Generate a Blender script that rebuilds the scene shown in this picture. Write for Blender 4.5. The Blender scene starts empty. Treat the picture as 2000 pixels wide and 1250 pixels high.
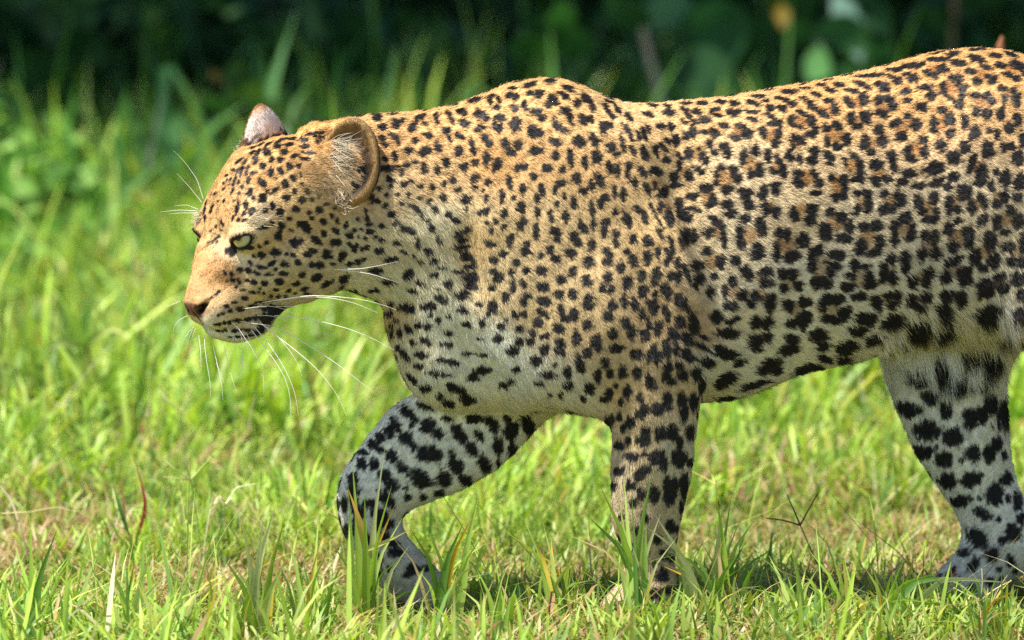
import bpy, bmesh, math, random
import numpy as np
from mathutils import Vector, Matrix
from mathutils.bvhtree import BVHTree

DENOISE = False
# ---------------------------------------------------------------- camera, sky, sun, exposure
sc = bpy.context.scene
PITCH = math.radians(7.5)
DIST = 10.0
PXM = 1500.0                       # pixels of the 2000 px wide picture per metre, ten metres away
ZC0 = 0.385
FWD = np.array([0.0, math.cos(PITCH), -math.sin(PITCH)])
UPV = np.array([0.0, math.sin(PITCH), math.cos(PITCH)])
CAM = np.array([0.0, 0.0, ZC0]) - DIST * FWD

cam_data = bpy.data.cameras.new('camera')
cam = bpy.data.objects.new('camera', cam_data)
sc.collection.objects.link(cam)
cam.location = CAM
cam.rotation_euler = (math.pi / 2 - PITCH, 0, 0)
cam_data.sensor_width = 36.0
cam_data.lens = 36.0 * DIST / (2000.0 / PXM)
cam_data.clip_start = 0.1
cam_data.clip_end = 2000.0
cam_data.dof.use_dof = True
cam_data.dof.focus_distance = DIST - 0.11
cam_data.dof.aperture_fstop = 4.2
sc.camera = cam

SUN_EL, SUN_AZ = math.radians(62), math.radians(-21)   # azimuth measured from -x towards the camera (-y) when negative
sun_dir = np.array([-math.cos(SUN_EL) * math.cos(SUN_AZ), math.cos(SUN_EL) * math.sin(SUN_AZ), math.sin(SUN_EL)])

world = bpy.data.worlds.new('World')
sc.world = world
world.use_nodes = True
wn = world.node_tree
wn.nodes.clear()
sky = wn.nodes.new('ShaderNodeTexSky')
sky.sky_type = 'NISHITA'
sky.sun_disc = False
sky.sun_elevation = SUN_EL
sky.sun_rotation = math.atan2(sun_dir[0], sun_dir[1])
bgn = wn.nodes.new('ShaderNodeBackground')
bgn.inputs['Strength'].default_value = 0.105
wout = wn.nodes.new('ShaderNodeOutputWorld')
wn.links.new(sky.outputs[0], bgn.inputs[0])
wn.links.new(bgn.outputs[0], wout.inputs[0])

sun_data = bpy.data.lights.new('sun', 'SUN')
sun_data.energy = 5.0
sun_data.angle = math.radians(0.53)
sun_data.color = (1.0, 0.955, 0.87)
sun = bpy.data.objects.new('sun', sun_data)
sc.collection.objects.link(sun)
sun.rotation_euler = Vector(sun_dir).to_track_quat('Z', 'Y').to_euler()

sc.view_settings.view_transform = 'Standard'
sc.view_settings.look = 'None'
sc.view_settings.exposure = 0.83
sc.view_settings.gamma = 1.0
sc.view_settings.use_curve_mapping = False
sc.cycles.max_bounces = 8
sc.cycles.diffuse_bounces = 4
sc.cycles.transmission_bounces = 4
sc.cycles.transparent_max_bounces = 8
sc.cycles.use_denoising = DENOISE
sc.cycles.denoiser = 'OPENIMAGEDENOISE'
sc.cycles.denoising_input_passes = 'RGB_ALBEDO_NORMAL'
sc.cycles.denoising_prefilter = 'ACCURATE'
sc.cycles.caustics_reflective = False
sc.cycles.caustics_refractive = False

rng = np.random.default_rng(11)
random.seed(11)


# ---------------------------------------------------------------- helpers
def P(u, v, Y):
    """World point seen at picture position (u, v) in the upright plane y = Y."""
    d = FWD + np.array([(u - 1000) / PXM / DIST, 0, 0]) - (v - 625) / PXM / DIST * UPV
    return CAM + d * ((Y - CAM[1]) / d[1])


def G(u, v, z=0.0):
    """World point seen at (u, v) on the level z."""
    d = FWD + np.array([(u - 1000) / PXM / DIST, 0, 0]) - (v - 625) / PXM / DIST * UPV
    return CAM + d * ((z - CAM[2]) / d[2])


def proj(p):
    """Picture position of world points (n, 3)."""
    q = p - CAM
    t = q @ FWD
    return 1000 + q[:, 0] / t * DIST * PXM, 625 - (q @ UPV) / t * DIST * PXM


def lin(c):
    c = np.asarray(c, float) / 255.0
    return np.where(c <= 0.04045, c / 12.92, ((c + 0.055) / 1.055) ** 2.4)


def unit(a):
    a = np.asarray(a, float)
    return a / (np.linalg.norm(a, axis=-1, keepdims=True) + 1e-12)


def smoothstep(a, b, x):
    t = np.clip((x - a) / (b - a), 0, 1)
    return t * t * (3 - 2 * t)


def wave_noise(p, freq, seed, n=7):
    r = np.random.default_rng(seed)
    out = np.zeros(len(p))
    for _ in range(n):
        k = unit(r.normal(size=3)) * freq * r.uniform(0.6, 1.5) * 2 * math.pi
        out += np.sin(p @ k + r.uniform(0, 6.28))
    return out / math.sqrt(n / 2.0)


def tag(o, label=None, category=None, group=None, kind=None):
    if label: o['label'] = label
    if category: o['category'] = category
    if group: o['group'] = group
    if kind: o['kind'] = kind
    return o


def link(o, parent=None):
    sc.collection.objects.link(o)
    if parent is not None:
        o.parent = parent
    return o


def empty(name, loc=(0, 0, 0)):
    o = bpy.data.objects.new(name, None)
    o.location = loc
    return link(o)


def np_mesh(name, verts, faces=None, quads=None, tris=None, smooth=True, col=None, mat=None, parent=None, origin=None):
    """Mesh object from numpy arrays; col is one colour for each vertex."""
    verts = np.asarray(verts, np.float32)
    if origin is not None:
        verts = verts - np.asarray(origin, np.float32)
    me = bpy.data.meshes.new(name)
    loops, starts, totals = [], [], []
    off = 0
    for f, k in ((quads, 4), (tris, 3)):
        if f is not None and len(f):
            f = np.asarray(f, np.int32)
            loops.append(f.ravel())
            starts.append(off + np.arange(len(f), dtype=np.int32) * k)
            off += f.size
    loops = np.concatenate(loops); starts = np.concatenate(starts)
    me.vertices.add(len(verts)); me.vertices.foreach_set('co', verts.ravel())
    me.loops.add(len(loops)); me.loops.foreach_set('vertex_index', loops)
    me.polygons.add(len(starts)); me.polygons.foreach_set('loop_start', starts)
    me.update(calc_edges=True)
    me.validate()
    if smooth:
        me.polygons.foreach_set('use_smooth', np.ones(len(me.polygons), bool))
    if col is not None:
        a = me.attributes.new('col', 'FLOAT_COLOR', 'POINT')
        c = np.ones((len(verts), 4), np.float32); c[:, :3] = col
        a.data.foreach_set('color', c.ravel())
    if mat is not None:
        me.materials.append(mat)
    o = bpy.data.objects.new(name, me)
    if origin is not None:
        o.location = origin
    return link(o, parent)


def new_mat(name):
    m = bpy.data.materials.new(name)
    m.use_nodes = True
    nt = m.node_tree
    nt.nodes.clear()
    out = nt.nodes.new('ShaderNodeOutputMaterial')
    return m, nt, out


def node(nt, kind, **kw):
    n = nt.nodes.new(kind)
    for k, v in kw.items():
        if k in n.inputs:
            n.inputs[k].default_value = v
        else:
            setattr(n, k, v)
    return n


def simple_mat(name, rgb, rough=0.6, spec=0.3, noise=0.0, scale=60.0):
    m, nt, out = new_mat(name)
    b = node(nt, 'ShaderNodeBsdfPrincipled', Roughness=rough)
    b.inputs['Specular IOR Level'].default_value = spec
    c = tuple(lin(rgb)) + (1,)
    if noise:
        tc = node(nt, 'ShaderNodeTexCoord')
        nz = node(nt, 'ShaderNodeTexNoise', Scale=scale, Detail=4.0)
        nt.links.new(tc.outputs['Object'], nz.inputs['Vector'])
        mx = node(nt, 'ShaderNodeMix', data_type='RGBA')
        mx.inputs['A'].default_value = tuple(np.array(c[:3]) * (1 - noise)) + (1,)
        mx.inputs['B'].default_value = tuple(np.clip(np.array(c[:3]) * (1 + noise), 0, 1)) + (1,)
        nt.links.new(nz.outputs[0], mx.inputs['Factor'])
        nt.links.new(mx.outputs['Result'], b.inputs['Base Color'])
    else:
        b.inputs['Base Color'].default_value = c
    nt.links.new(b.outputs[0], out.inputs[0])
    return m
# ---------------------------------------------------------------- the leopard: one skin grown from an implicit body
def smin(a, b, k):
    h = np.maximum(k - np.abs(a - b), 0.0) / k
    return np.minimum(a, b) - h * h * k * 0.25


def smax(a, b, k):
    return -smin(-a, -b, k)


class Ell:
    def __init__(s, c, r, R=None):
        s.c = np.asarray(c, float); s.r = np.asarray(r, float); s.R = np.eye(3) if R is None else np.asarray(R, float)
        e = np.sqrt(((s.R * s.r) ** 2).sum(1)); s.lo, s.hi = s.c - e, s.c + e

    def __call__(s, x, y, z):
        dx, dy, dz = x - s.c[0], y - s.c[1], z - s.c[2]
        q = [(dx * s.R[0, i] + dy * s.R[1, i] + dz * s.R[2, i]) for i in range(3)]
        k0 = np.sqrt(sum((q[i] / s.r[i]) ** 2 for i in range(3)))
        k1 = np.sqrt(sum((q[i] / s.r[i] ** 2) ** 2 for i in range(3))) + 1e-9
        return k0 * (k0 - 1.0) / k1


class Cone:
    """Capsule with two radii; ysq squashes it across the body."""
    def __init__(s, a, b, ra, rb, ysq=1.0):
        s.a, s.b, s.ra, s.rb, s.ysq = np.asarray(a, float), np.asarray(b, float), ra, rb, ysq
        s.lo = np.minimum(s.a - ra, s.b - rb); s.hi = np.maximum(s.a + ra, s.b + rb)

    def __call__(s, x, y, z):
        ab = s.b - s.a
        L2 = ab @ ab
        px, py, pz = x - s.a[0], y - s.a[1], z - s.a[2]
        t = np.clip((px * ab[0] + py * ab[1] + pz * ab[2]) / L2, 0, 1)
        qx, qy, qz = px - t * ab[0], (py - t * ab[1]) / s.ysq, pz - t * ab[2]
        return (np.sqrt(qx * qx + qy * qy + qz * qz) - (s.ra + t * (s.rb - s.ra))) * (1.0 if s.ysq >= 1 else 0.5 + 0.5 * s.ysq)


class Barrel:
    """Trunk: egg-shaped sections swept along x."""
    def __init__(s, st):
        rows = []
        for u, vt, vb, vw, w, yc in st:
            t, b, m = P(u, vt, yc), P(u, vb, yc), P(u, vw, yc)
            rows.append((m[0], t[2], b[2], m[2], w, yc))
        r = np.array(rows)
        xs = np.linspace(r[0, 0], r[-1, 0], 400)
        tab = [np.interp(xs, r[:, 0], r[:, i]) for i in range(1, 6)]
        ker = np.hanning(31); ker /= ker.sum()
        tab = [np.convolve(np.pad(t, 15, mode='edge'), ker, 'valid') for t in tab]
        s.xs, s.tab = xs, tab
        s.lo = np.array([xs[0] - .06, (tab[4] - tab[3]).min(), tab[1].min()]); s.hi = np.array([xs[-1] + .06, (tab[4] + tab[3]).max(), tab[0].max()])

    def __call__(s, x, y, z):
        top, bot, mid, w, yc = [np.interp(x, s.xs, t) for t in s.tab]
        dz = z - mid
        hu, hl = top - mid, mid - bot
        h = np.where(dz > 0, hu, hl)
        dy = y - yc
        ex = np.maximum(np.maximum(s.xs[0] - x, x - s.xs[-1]), 0)
        q = np.sqrt((dy / w) ** 2 + (dz / h) ** 2 + (ex / .05) ** 2) + 1e-9
        g = np.sqrt((dy / w ** 2) ** 2 + (dz / h ** 2) ** 2 + (ex / .05 ** 2) ** 2) + 1e-6
        return np.clip(q * (q - 1) / g, -1, 1)


PRIMS = []          # (shape, op, k, part)


def add(shape, k=0.02, op='u', part='body'):
    PRIMS.append((shape, op, k, part))


px = lambda n: n / PXM

# trunk and neck            u    top  bottom widest halfwidth  y
add(Barrel([(640, 262, 520, 410, .055, -.035), (700, 240, 575, 420, .072, -.022), (770, 230, 600, 420, .085, -.010), (860, 214, 650, 430, .096, -.003), (960, 188, 730, 470, .104, 0),
            (1060, 172, 775, 500, .112, 0), (1150, 184, 785, 520, .118, .0), (1220, 206, 782, 530, .122, .0), (1300, 203, 778, 530, .121, .003), (1400, 197, 768, 520, .127, .008),
            (1500, 182, 748, 490, .130, .014), (1600, 164, 722, 480, .127, .020), (1700, 139, 694, 450, .123, .026), (1800, 110, 668, 430, .121, .032), (1900, 97, 640, 410, .119, .036),
            (2000, 106, 580, 370, .112, .042), (2100, 145, 500, 320, .095, .048), (2180, 220, 420, 330, .06, .052)]), 0.03)
# chest and breast bone
add(Ell(P(915, 620, 0), (px(165), .088, px(165))), 0.05)
add(Cone(P(890, 685, 0), P(1150, 695, 0), px(98), px(112), 0.75), 0.05)
# shoulder blades, shoulders, upper arms (near, then far)
for sgn in (-1, 1):
    add(Ell(P(1092, 275, sgn * .034), (px(120), .042, px(120))), 0.12)
    add(Ell(P(1140, 440, sgn * .072), (px(175), .056, px(270)), np.array([[.96, 0, .28], [0, 1, 0], [-.28, 0, .96]])), 0.024)
add(Ell(P(1250, 600, -.084), (px(118), .056, px(205)), np.array([[.93, 0, .36], [0, 1, 0], [-.36, 0, .93]])), 0.05)
add(Ell(P(1110, 640, -.075), (px(130), .050, px(150))), 0.06)
add(Cone(P(1290, 690, -.092), P(1281, 800, -.092), px(90), px(86), 0.8), 0.035, part='foreleg_near')
add(Cone(P(1281, 800, -.092), P(1272, 905, -.090), px(86), px(77), 0.8), 0.006, part='foreleg_near')
add(Cone(P(1272, 905, -.090), P(1266, 1010, -.090), px(77), px(67), 0.8), 0.006, part='foreleg_near')
add(Cone(P(1266, 1010, -.090), P(1270, 1110, -.092), px(67), px(50), 0.8), 0.006, part='foreleg_near')
add(Ell(P(1258, 1170, -.095), (px(66), .040, px(40))), 0.03, part='foreleg_near')
for i, (uu, yy) in enumerate(((1204, -.118), (1194, -.101), (1195, -.082), (1208, -.066))):
    add(Ell(P(uu, 1188, yy), (px(26), .012, px(24))), 0.012, part='foreleg_near')
# far foreleg, lifted and folded at the wrist
FY = .052
add(Cone(P(1000, 700, .06), P(960, 790, FY), px(120), px(100), 0.6), 0.05, part='foreleg_far')
add(Cone(P(985, 775, FY), P(850, 870, FY), px(98), px(92), 0.62), 0.02, part='foreleg_far')
add(Cone(P(850, 870, FY), P(742, 955, FY), px(92), px(70), 0.68), 0.006, part='foreleg_far')
add(Cone(P(736, 962, FY), P(730, 1030, FY), px(72), px(63), 0.8), 0.012, part='foreleg_far')
add(Cone(P(730, 1030, FY), P(775, 1095, FY), px(66), px(62), 0.9), 0.006, part='foreleg_far')
add(Cone(P(775, 1095, FY), P(835, 1150, FY), px(60), px(54), 1.0), 0.006, part='foreleg_far')
for yy in (.026, .043, .061, .078):
    add(Ell(P(862, 1172, yy), (px(34), .013, px(28)), None), 0.014, part='foreleg_far')
# near hind leg (trailing, mostly outside the frame)
add(Ell(P(2060, 430, -.048), (px(170), .060, px(250)), np.array([[.97, 0, -.24], [0, 1, 0], [.24, 0, .97]])), 0.08)
add(Cone(P(2085, 540, -.065), P(2100, 680, -.080), px(95), px(75), 0.7), 0.05, part='hindleg_near')
add(Cone(P(2100, 680, -.080), P(2260, 900, -.08), px(75), px(44), 0.8), 0.03, part='hindleg_near')
add(Cone(P(2260, 900, -.08), P(2300, 1120, -.08), px(44), px(38)), 0.02, part='hindleg_near')
add(Ell(P(2275, 1180, -.08), (px(72), .036, px(32))), 0.025, part='hindleg_near')
# far hind leg, under the body
HY = .100
add(Cone(P(2000, 480, .085), P(1850, 690, HY), px(140), px(112), 0.6), 0.05, part='hindleg_far')
add(Cone(P(1850, 690, HY), P(1880, 850, HY), px(118), px(98), 0.6), 0.02, part='hindleg_far')
add(Cone(P(1880, 850, HY), P(1945, 985, HY), px(98), px(76), 0.65), 0.006, part='hindleg_far')
add(Cone(P(1945, 985, HY), P(1972, 1050, HY), px(76), px(68), 0.75), 0.006, part='hindleg_far')
add(Cone(P(1972, 1050, HY), P(1915, 1115, HY), px(66), px(56), 0.9), 0.02, part='hindleg_far')
add(Ell(P(1880, 1142, HY), (px(68), .042, px(36)), np.array([[.9, 0, .43], [0, 1, 0], [-.43, 0, .9]])), 0.02, part='hindleg_far')
for uu, vv, yy in ((1838, 1150, .066), (1826, 1152, .086), (1826, 1152, .108), (1836, 1150, .128)):
    add(Ell(P(uu, vv, yy), (px(28), .012, px(22))), 0.012, part='hindleg_far')
# flank fold and tail
TAIL = [(2150, 240), (2260, 330), (2350, 520), (2420, 760), (2520, 930), (2680, 960), (2790, 880)]
for i in range(len(TAIL) - 1):
    add(Cone(P(*TAIL[i], .052), P(*TAIL[i + 1], .06), px(44 - 3 * i), px(41 - 3 * i)), 0.03, part='tail')

# head, built in its own frame (X forward, Y to the near side, Z up; nose tip = origin), then turned towards the camera
TH, PH = math.radians(36), math.radians(24)
HF = np.array([-math.cos(TH) * math.cos(PH), -math.sin(TH) * math.cos(PH), -math.sin(PH)])
HU = np.array([-math.cos(TH) * math.sin(PH), -math.sin(TH) * math.sin(PH), math.cos(PH)])
HN = np.array([math.sin(TH), -math.cos(TH), 0.0])
HR = np.stack([HF, HN, HU], 1)
HO = P(374, 598, -.128)
H = lambda x, y, z: HO + HR @ np.array([x, y, z], float)


def hell(x, y, z, rx, ry, rz, k=0.015, op='u', pitch=0.0, yaw=0.0, both=True, part='head'):
    for sgn in ((1, -1) if (both and abs(y) > 1e-6) else (1,)):
        cp, sp = math.cos(math.radians(pitch)), math.sin(math.radians(pitch))
        cy, sy = math.cos(math.radians(yaw * sgn)), math.sin(math.radians(yaw * sgn))
        Rl = np.array([[cy, -sy, 0], [sy, cy, 0], [0, 0, 1]]) @ np.array([[cp, 0, sp], [0, 1, 0], [-sp, 0, cp]])
        add(Ell(H(x, y * sgn, z), (rx, ry, rz), HR @ Rl), k, op, part)


def hcone(a, b, ra, rb, k=0.015, op='u', both=True, part='head'):
    for sgn in ((1, -1) if both and (abs(a[1]) > 1e-6 or abs(b[1]) > 1e-6) else (1,)):
        add(Cone(H(a[0], a[1] * sgn, a[2]), H(b[0], b[1] * sgn, b[2]), ra, rb), k, op, part)


hell(-.172, 0, .060, .078, .068, .062, .02)
hell(-.126, 0, .070, .046, .046, .044, .02, pitch=20)
hell(-.215, 0, .022, .065, .068, .060, .03)
hcone((-.112, 0, .052), (-.022, 0, .006), .030, .020, .018)
hcone((-.120, .020, .050), (-.060, .016, .018), .024, .019, .02)
hell(-.048, 0, -.012, .050, .036, .031, .015)
hell(-.034, .019, -.016, .036, .0235, .025, .012, pitch=8)
hell(-.034, 0, -.046, .024, .021, .015, .012)
hcone((-.045, .008, -.048), (-.135, .036, -.052), .017, .024, .018)
hell(-.120, .040, -.002, .052, .032, .042, .02)
hell(-.165, .048, -.012, .052, .032, .055, .025)
hell(-.104, .037, .079, .024, .018, .010, .022, pitch=25, yaw=-20)
hell(-.112, .046, .058, .030, .020, .022, .02)
# furred base of each ear
hell(-.190, .062, .058, .030, .020, .034, .03)
# eye sockets, lids
EYE = (-.0865, .0420, .0600)
EOUT = unit([.82, .57, .06])
ESL = unit(np.array([-.57, .80, .16]) - EOUT * (np.array([-.57, .80, .16]) @ EOUT))    # along the slit, to the outer corner
EUP = np.cross(EOUT, ESL); EUP = EUP * np.sign(EUP[2])
ER = .0170
for sgn in (1, -1):
    m = np.array([1, sgn, 1])
    ec = HO + HR @ (np.array(EYE) * m)
    eo, es, eu = [HR @ (t * m) for t in (EOUT, ESL, EUP)]
    add(Ell(ec + eo * .016 - es * .002, (.0200, .013, .0130), np.stack([es, eo, eu], 1)), .012, 's', 'head')
    add(Ell(ec, (.0206, .0202, .0196), np.stack([es, eo, eu], 1)), .005, 'u', 'lid')
    add(Ell(ec + eo * .0155 - eu * .0010, (.0158, .014, .0067), np.stack([es, eo, eu], 1)), .002, 's', 'lid')
    add(Ell(ec + eo * .0130 - es * .0130 - eu * .0055, (.0090, .007, .0036), np.stack([unit(es + eu * .55), eo, unit(eu - es * .55)], 1)), .002, 's', 'lid')
# nose leather and nostrils
hell(-.006, 0, -.002, .0120, .0235, .0145, .008, pitch=-25)
hell(.0030, .0140, -.0065, .0080, .0060, .0050, .003, op='s', yaw=25)
hcone((.0000, .018, -.005), (-.012, .0270, .0040), .0042, .0024, .003, op='s')
hcone((.004, 0, -.010), (-.006, 0, -.030), .0016, .0016, .003, op='s', both=False)
# mouth line
for a, b in (((-.006, .0, -.031), (-.022, .021, -.0385)), ((-.022, .021, -.0385), (-.052, .036, -.047)), ((-.052, .036, -.047), (-.088, .043, -.050))):
    hcone(a, b, .0022, .0022, .004, op='s')


def frame(o, up):
    o = unit(o); up = np.asarray(up, float); up = unit(up - o * (up @ o)); w = np.cross(up, o)
    return np.stack([w, up, o], 1)


EARS = []


def ear(c, o, up, w, h, part, point):
    R = frame(o, up)
    EARS.append((c, R, w, h, part))
    outer = Ell(c, (w, h, .026), R)
    inner = Ell(c + R[:, 2] * .012, (w * .90, h * .91, .026), R)
    front = c + R[:, 2] * .004
    class Shell:
        lo, hi = outer.lo - .015, outer.hi + .015
        def __call__(s, x, y, z):
            pl = (x - front[0]) * R[0, 2] + (y - front[1]) * R[1, 2] + (z - front[2]) * R[2, 2]
            qw = (x - c[0]) * R[0, 0] + (y - c[1]) * R[1, 0] + (z - c[2]) * R[2, 0]
            qh = (x - c[0]) * R[0, 1] + (y - c[1]) * R[1, 1] + (z - c[2]) * R[2, 1]
            mv = qw * point * np.clip(qh / h, -.6, 1)          # draw the tip in
            x, y, z = x + R[0, 0] * mv, y + R[1, 0] * mv, z + R[2, 0] * mv
            d = smax(outer(x, y, z), -inner(x, y, z), .004)
            return smax(d, pl, .006)
    add(Shell(), .012, 'u', part)


ear(P(680, 318, -.082), (-.42, -.88, .22), (.10, .0, 1), .0435, .058, 'ear_near', .10)
ear(P(512, 286, .020), (-.72, .66, .10), (-.40, .1, 1), .044, .058, 'ear_far', .62)


def evaluate(x, y, z, tags=False):
    d = np.full(np.shape(x), .12)
    if tags:
        best = np.full(np.shape(x), 9.0); which = np.zeros(np.shape(x), int)
    for i, (s, op, k, part) in enumerate(PRIMS):
        m = k + .035
        sel = np.nonzero((x > s.lo[0] - m) & (x < s.hi[0] + m) & (y > s.lo[1] - m) & (y < s.hi[1] + m) & (z > s.lo[2] - m) & (z < s.hi[2] + m))[0]
        if not len(sel):
            continue
        f = s(x[sel], y[sel], z[sel])
        if op == 'u':
            d[sel] = smin(d[sel], f, k)
        else:
            d[sel] = smax(d[sel], -f, k)
        if tags and op == 'u':
            b = f < best[sel]
            best[sel[b]] = f[b]; which[sel[b]] = i
    return (d, which) if tags else d


def axis(segs):
    out = []
    for a, b, h in segs:
        n = max(1, int(round((b - a) / h)))
        out.append(np.linspace(a, b, n, endpoint=False))
    out.append([segs[-1][1]])
    return np.concatenate(out)


gx = axis([(-.48, -.16, .0026), (-.16, .75, .0052), (.75, 1.25, .009)])
gy = axis([(-.215, -.16, .005), (-.16, .06, .003), (.06, .215, .006)])
gz = axis([(-.03, .34, .0055), (.34, .66, .0029), (.66, .80, .005)])


def surface_nets():
    nx, ny, nz = len(gx), len(gy), len(gz)
    D = np.full((nx, ny, nz), .12, np.float32)
    for s, op, k, part in PRIMS:
        m = k + .035
        i0, i1 = np.searchsorted(gx, [s.lo[0] - m, s.hi[0] + m])
        j0, j1 = np.searchsorted(gy, [s.lo[1] - m, s.hi[1] + m])
        k0, k1 = np.searchsorted(gz, [s.lo[2] - m, s.hi[2] + m])
        if i1 <= i0 or j1 <= j0 or k1 <= k0:
            continue
        f = s(gx[i0:i1, None, None], gy[None, j0:j1, None], gz[None, None, k0:k1]).astype(np.float32)
        sub = D[i0:i1, j0:j1, k0:k1]
        D[i0:i1, j0:j1, k0:k1] = smin(sub, f, k) if op == 'u' else smax(sub, -f, k)
    neg = D < 0
    cnt = np.zeros((nx - 1, ny - 1, nz - 1), np.int8)
    for a in (0, 1):
        for b in (0, 1):
            for c in (0, 1):
                cnt += neg[a:nx - 1 + a, b:ny - 1 + b, c:nz - 1 + c]
    act = (cnt > 0) & (cnt < 8)
    ci, cj, ck = np.nonzero(act)
    idx = np.full(act.shape, -1, np.int32)
    idx[ci, cj, ck] = np.arange(len(ci))
    corner = {}
    for a in (0, 1):
        for b in (0, 1):
            for c in (0, 1):
                corner[a, b, c] = (D[ci + a, cj + b, ck + c].astype(float), np.stack([gx[ci + a], gy[cj + b], gz[ck + c]], 1))
    acc = np.zeros((len(ci), 3)); n = np.zeros(len(ci))
    ks = list(corner)
    for p in ks:
        for ax in range(3):
            if p[ax] == 0:
                q = tuple(1 if t == ax else p[t] for t in range(3))
                da, pa = corner[p]; db, pb = corner[q]
                cr = (da < 0) != (db < 0)
                t = np.where(cr, da / np.where(cr, da - db, 1), 0)
                acc += np.where(cr[:, None], pa + (pb - pa) * t[:, None], 0); n += cr
    V = acc / n[:, None]
    quads = []
    for ax in range(3):
        sl0 = [slice(None)] * 3; sl1 = [slice(None)] * 3
        sl0[ax] = slice(0, -1); sl1[ax] = slice(1, None)
        a, b = neg[tuple(sl0)], neg[tuple(sl1)]
        e = np.nonzero(a != b)
        o1, o2 = [t for t in range(3) if t != ax]
        ok = (e[o1] > 0) & (e[o2] > 0) & (e[o1] < act.shape[o1]) & (e[o2] < act.shape[o2])
        e = [t[ok] for t in e]
        fl = a[tuple(e)]
        def cell(d1, d2):
            c = [t.copy() for t in e]
            c[o1] -= d1; c[o2] -= d2
            return idx[c[0], c[1], c[2]]
        q = np.stack([cell(0, 0), cell(1, 0), cell(1, 1), cell(0, 1)], 1)
        if ax == 1:
            fl = ~fl
        q[fl] = q[fl][:, ::-1]
        quads.append(q[:, ::-1])
    return V, np.concatenate(quads)


def gradient(V, h=4e-4):
    g = np.zeros_like(V)
    for a in range(3):
        o = np.zeros(3); o[a] = h
        p, m = V + o, V - o
        g[:, a] = (evaluate(p[:, 0], p[:, 1], p[:, 2]) - evaluate(m[:, 0], m[:, 1], m[:, 2])) / (2 * h)
    return g


BV, BQ = surface_nets()
for _ in range(2):
    g = gradient(BV)
    d = evaluate(BV[:, 0], BV[:, 1], BV[:, 2])
    step = d / np.maximum((g * g).sum(1), .15)
    st = -g * step[:, None]
    ln = np.linalg.norm(st, axis=1, keepdims=True)
    BV = BV + st * np.minimum(1, .004 / np.maximum(ln, 1e-9))
_, BTAG = evaluate(BV[:, 0], BV[:, 1], BV[:, 2], tags=True)
PARTNAME = np.array([p[3] for p in PRIMS])[BTAG]
NEARV = EYE


def resample(pts, step=8.0):
    p = np.asarray(pts, float)
    s = np.concatenate([[0], np.cumsum(np.linalg.norm(np.diff(p, axis=0), axis=1))])
    t = np.arange(0, s[-1], step)
    return np.stack([np.interp(t, s, p[:, 0]), np.interp(t, s, p[:, 1])], 1)


WARPS = []


def fit(pts, side, parts, inset=5.0, sigma=30.0, reach=45.0, it=3):
    """Bend the skin (in x and z only) until its outline passes through the measured outline less the fur."""
    global BV
    q0 = resample(pts)
    tg = unit(np.gradient(q0, axis=0))
    nn = np.stack([tg[:, 1], -tg[:, 0]], 1) * side           # outward
    q0 = q0 - nn * inset
    mask = np.isin(PARTNAME, parts)
    resid = 0
    for _ in range(it):
        u, v = proj(BV)
        um, vm = u[mask], v[mask]
        e = np.zeros(len(q0)); okq = np.zeros(len(q0), bool)
        for i, (q, t, n) in enumerate(zip(q0, tg, nn)):
            a = (um - q[0]) * t[0] + (vm - q[1]) * t[1]
            b = (um - q[0]) * n[0] + (vm - q[1]) * n[1]
            s = (np.abs(a) < 6) & (np.abs(b) < reach)
            if s.any():
                e[i] = b[s].max(); okq[i] = True
        resid = np.abs(e[okq]).max()
        d = -e[:, None] * nn
        du = np.zeros((len(u), 2)); ws = np.zeros(len(u))
        for q, dd, k in zip(q0, d, okq):
            if not k:
                continue
            s = mask & (np.abs(u - q[0]) < 4.6 * sigma) & (np.abs(v - q[1]) < 4.6 * sigma)
            w = np.exp(-((u[s] - q[0]) ** 2 + (v[s] - q[1]) ** 2) / (2 * sigma ** 2))
            du[s] += w[:, None] * dd; ws[s] += w
        f = (1 - np.exp(-ws / 2.0)) / np.maximum(ws, 1e-6)
        du *= f[:, None]
        BV = BV + np.stack([du[:, 0] / PXM, np.zeros(len(u)), -du[:, 1] / PXM], 1)
    print('fit', parts[0], len(q0), 'residual %.1f' % resid)


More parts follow.
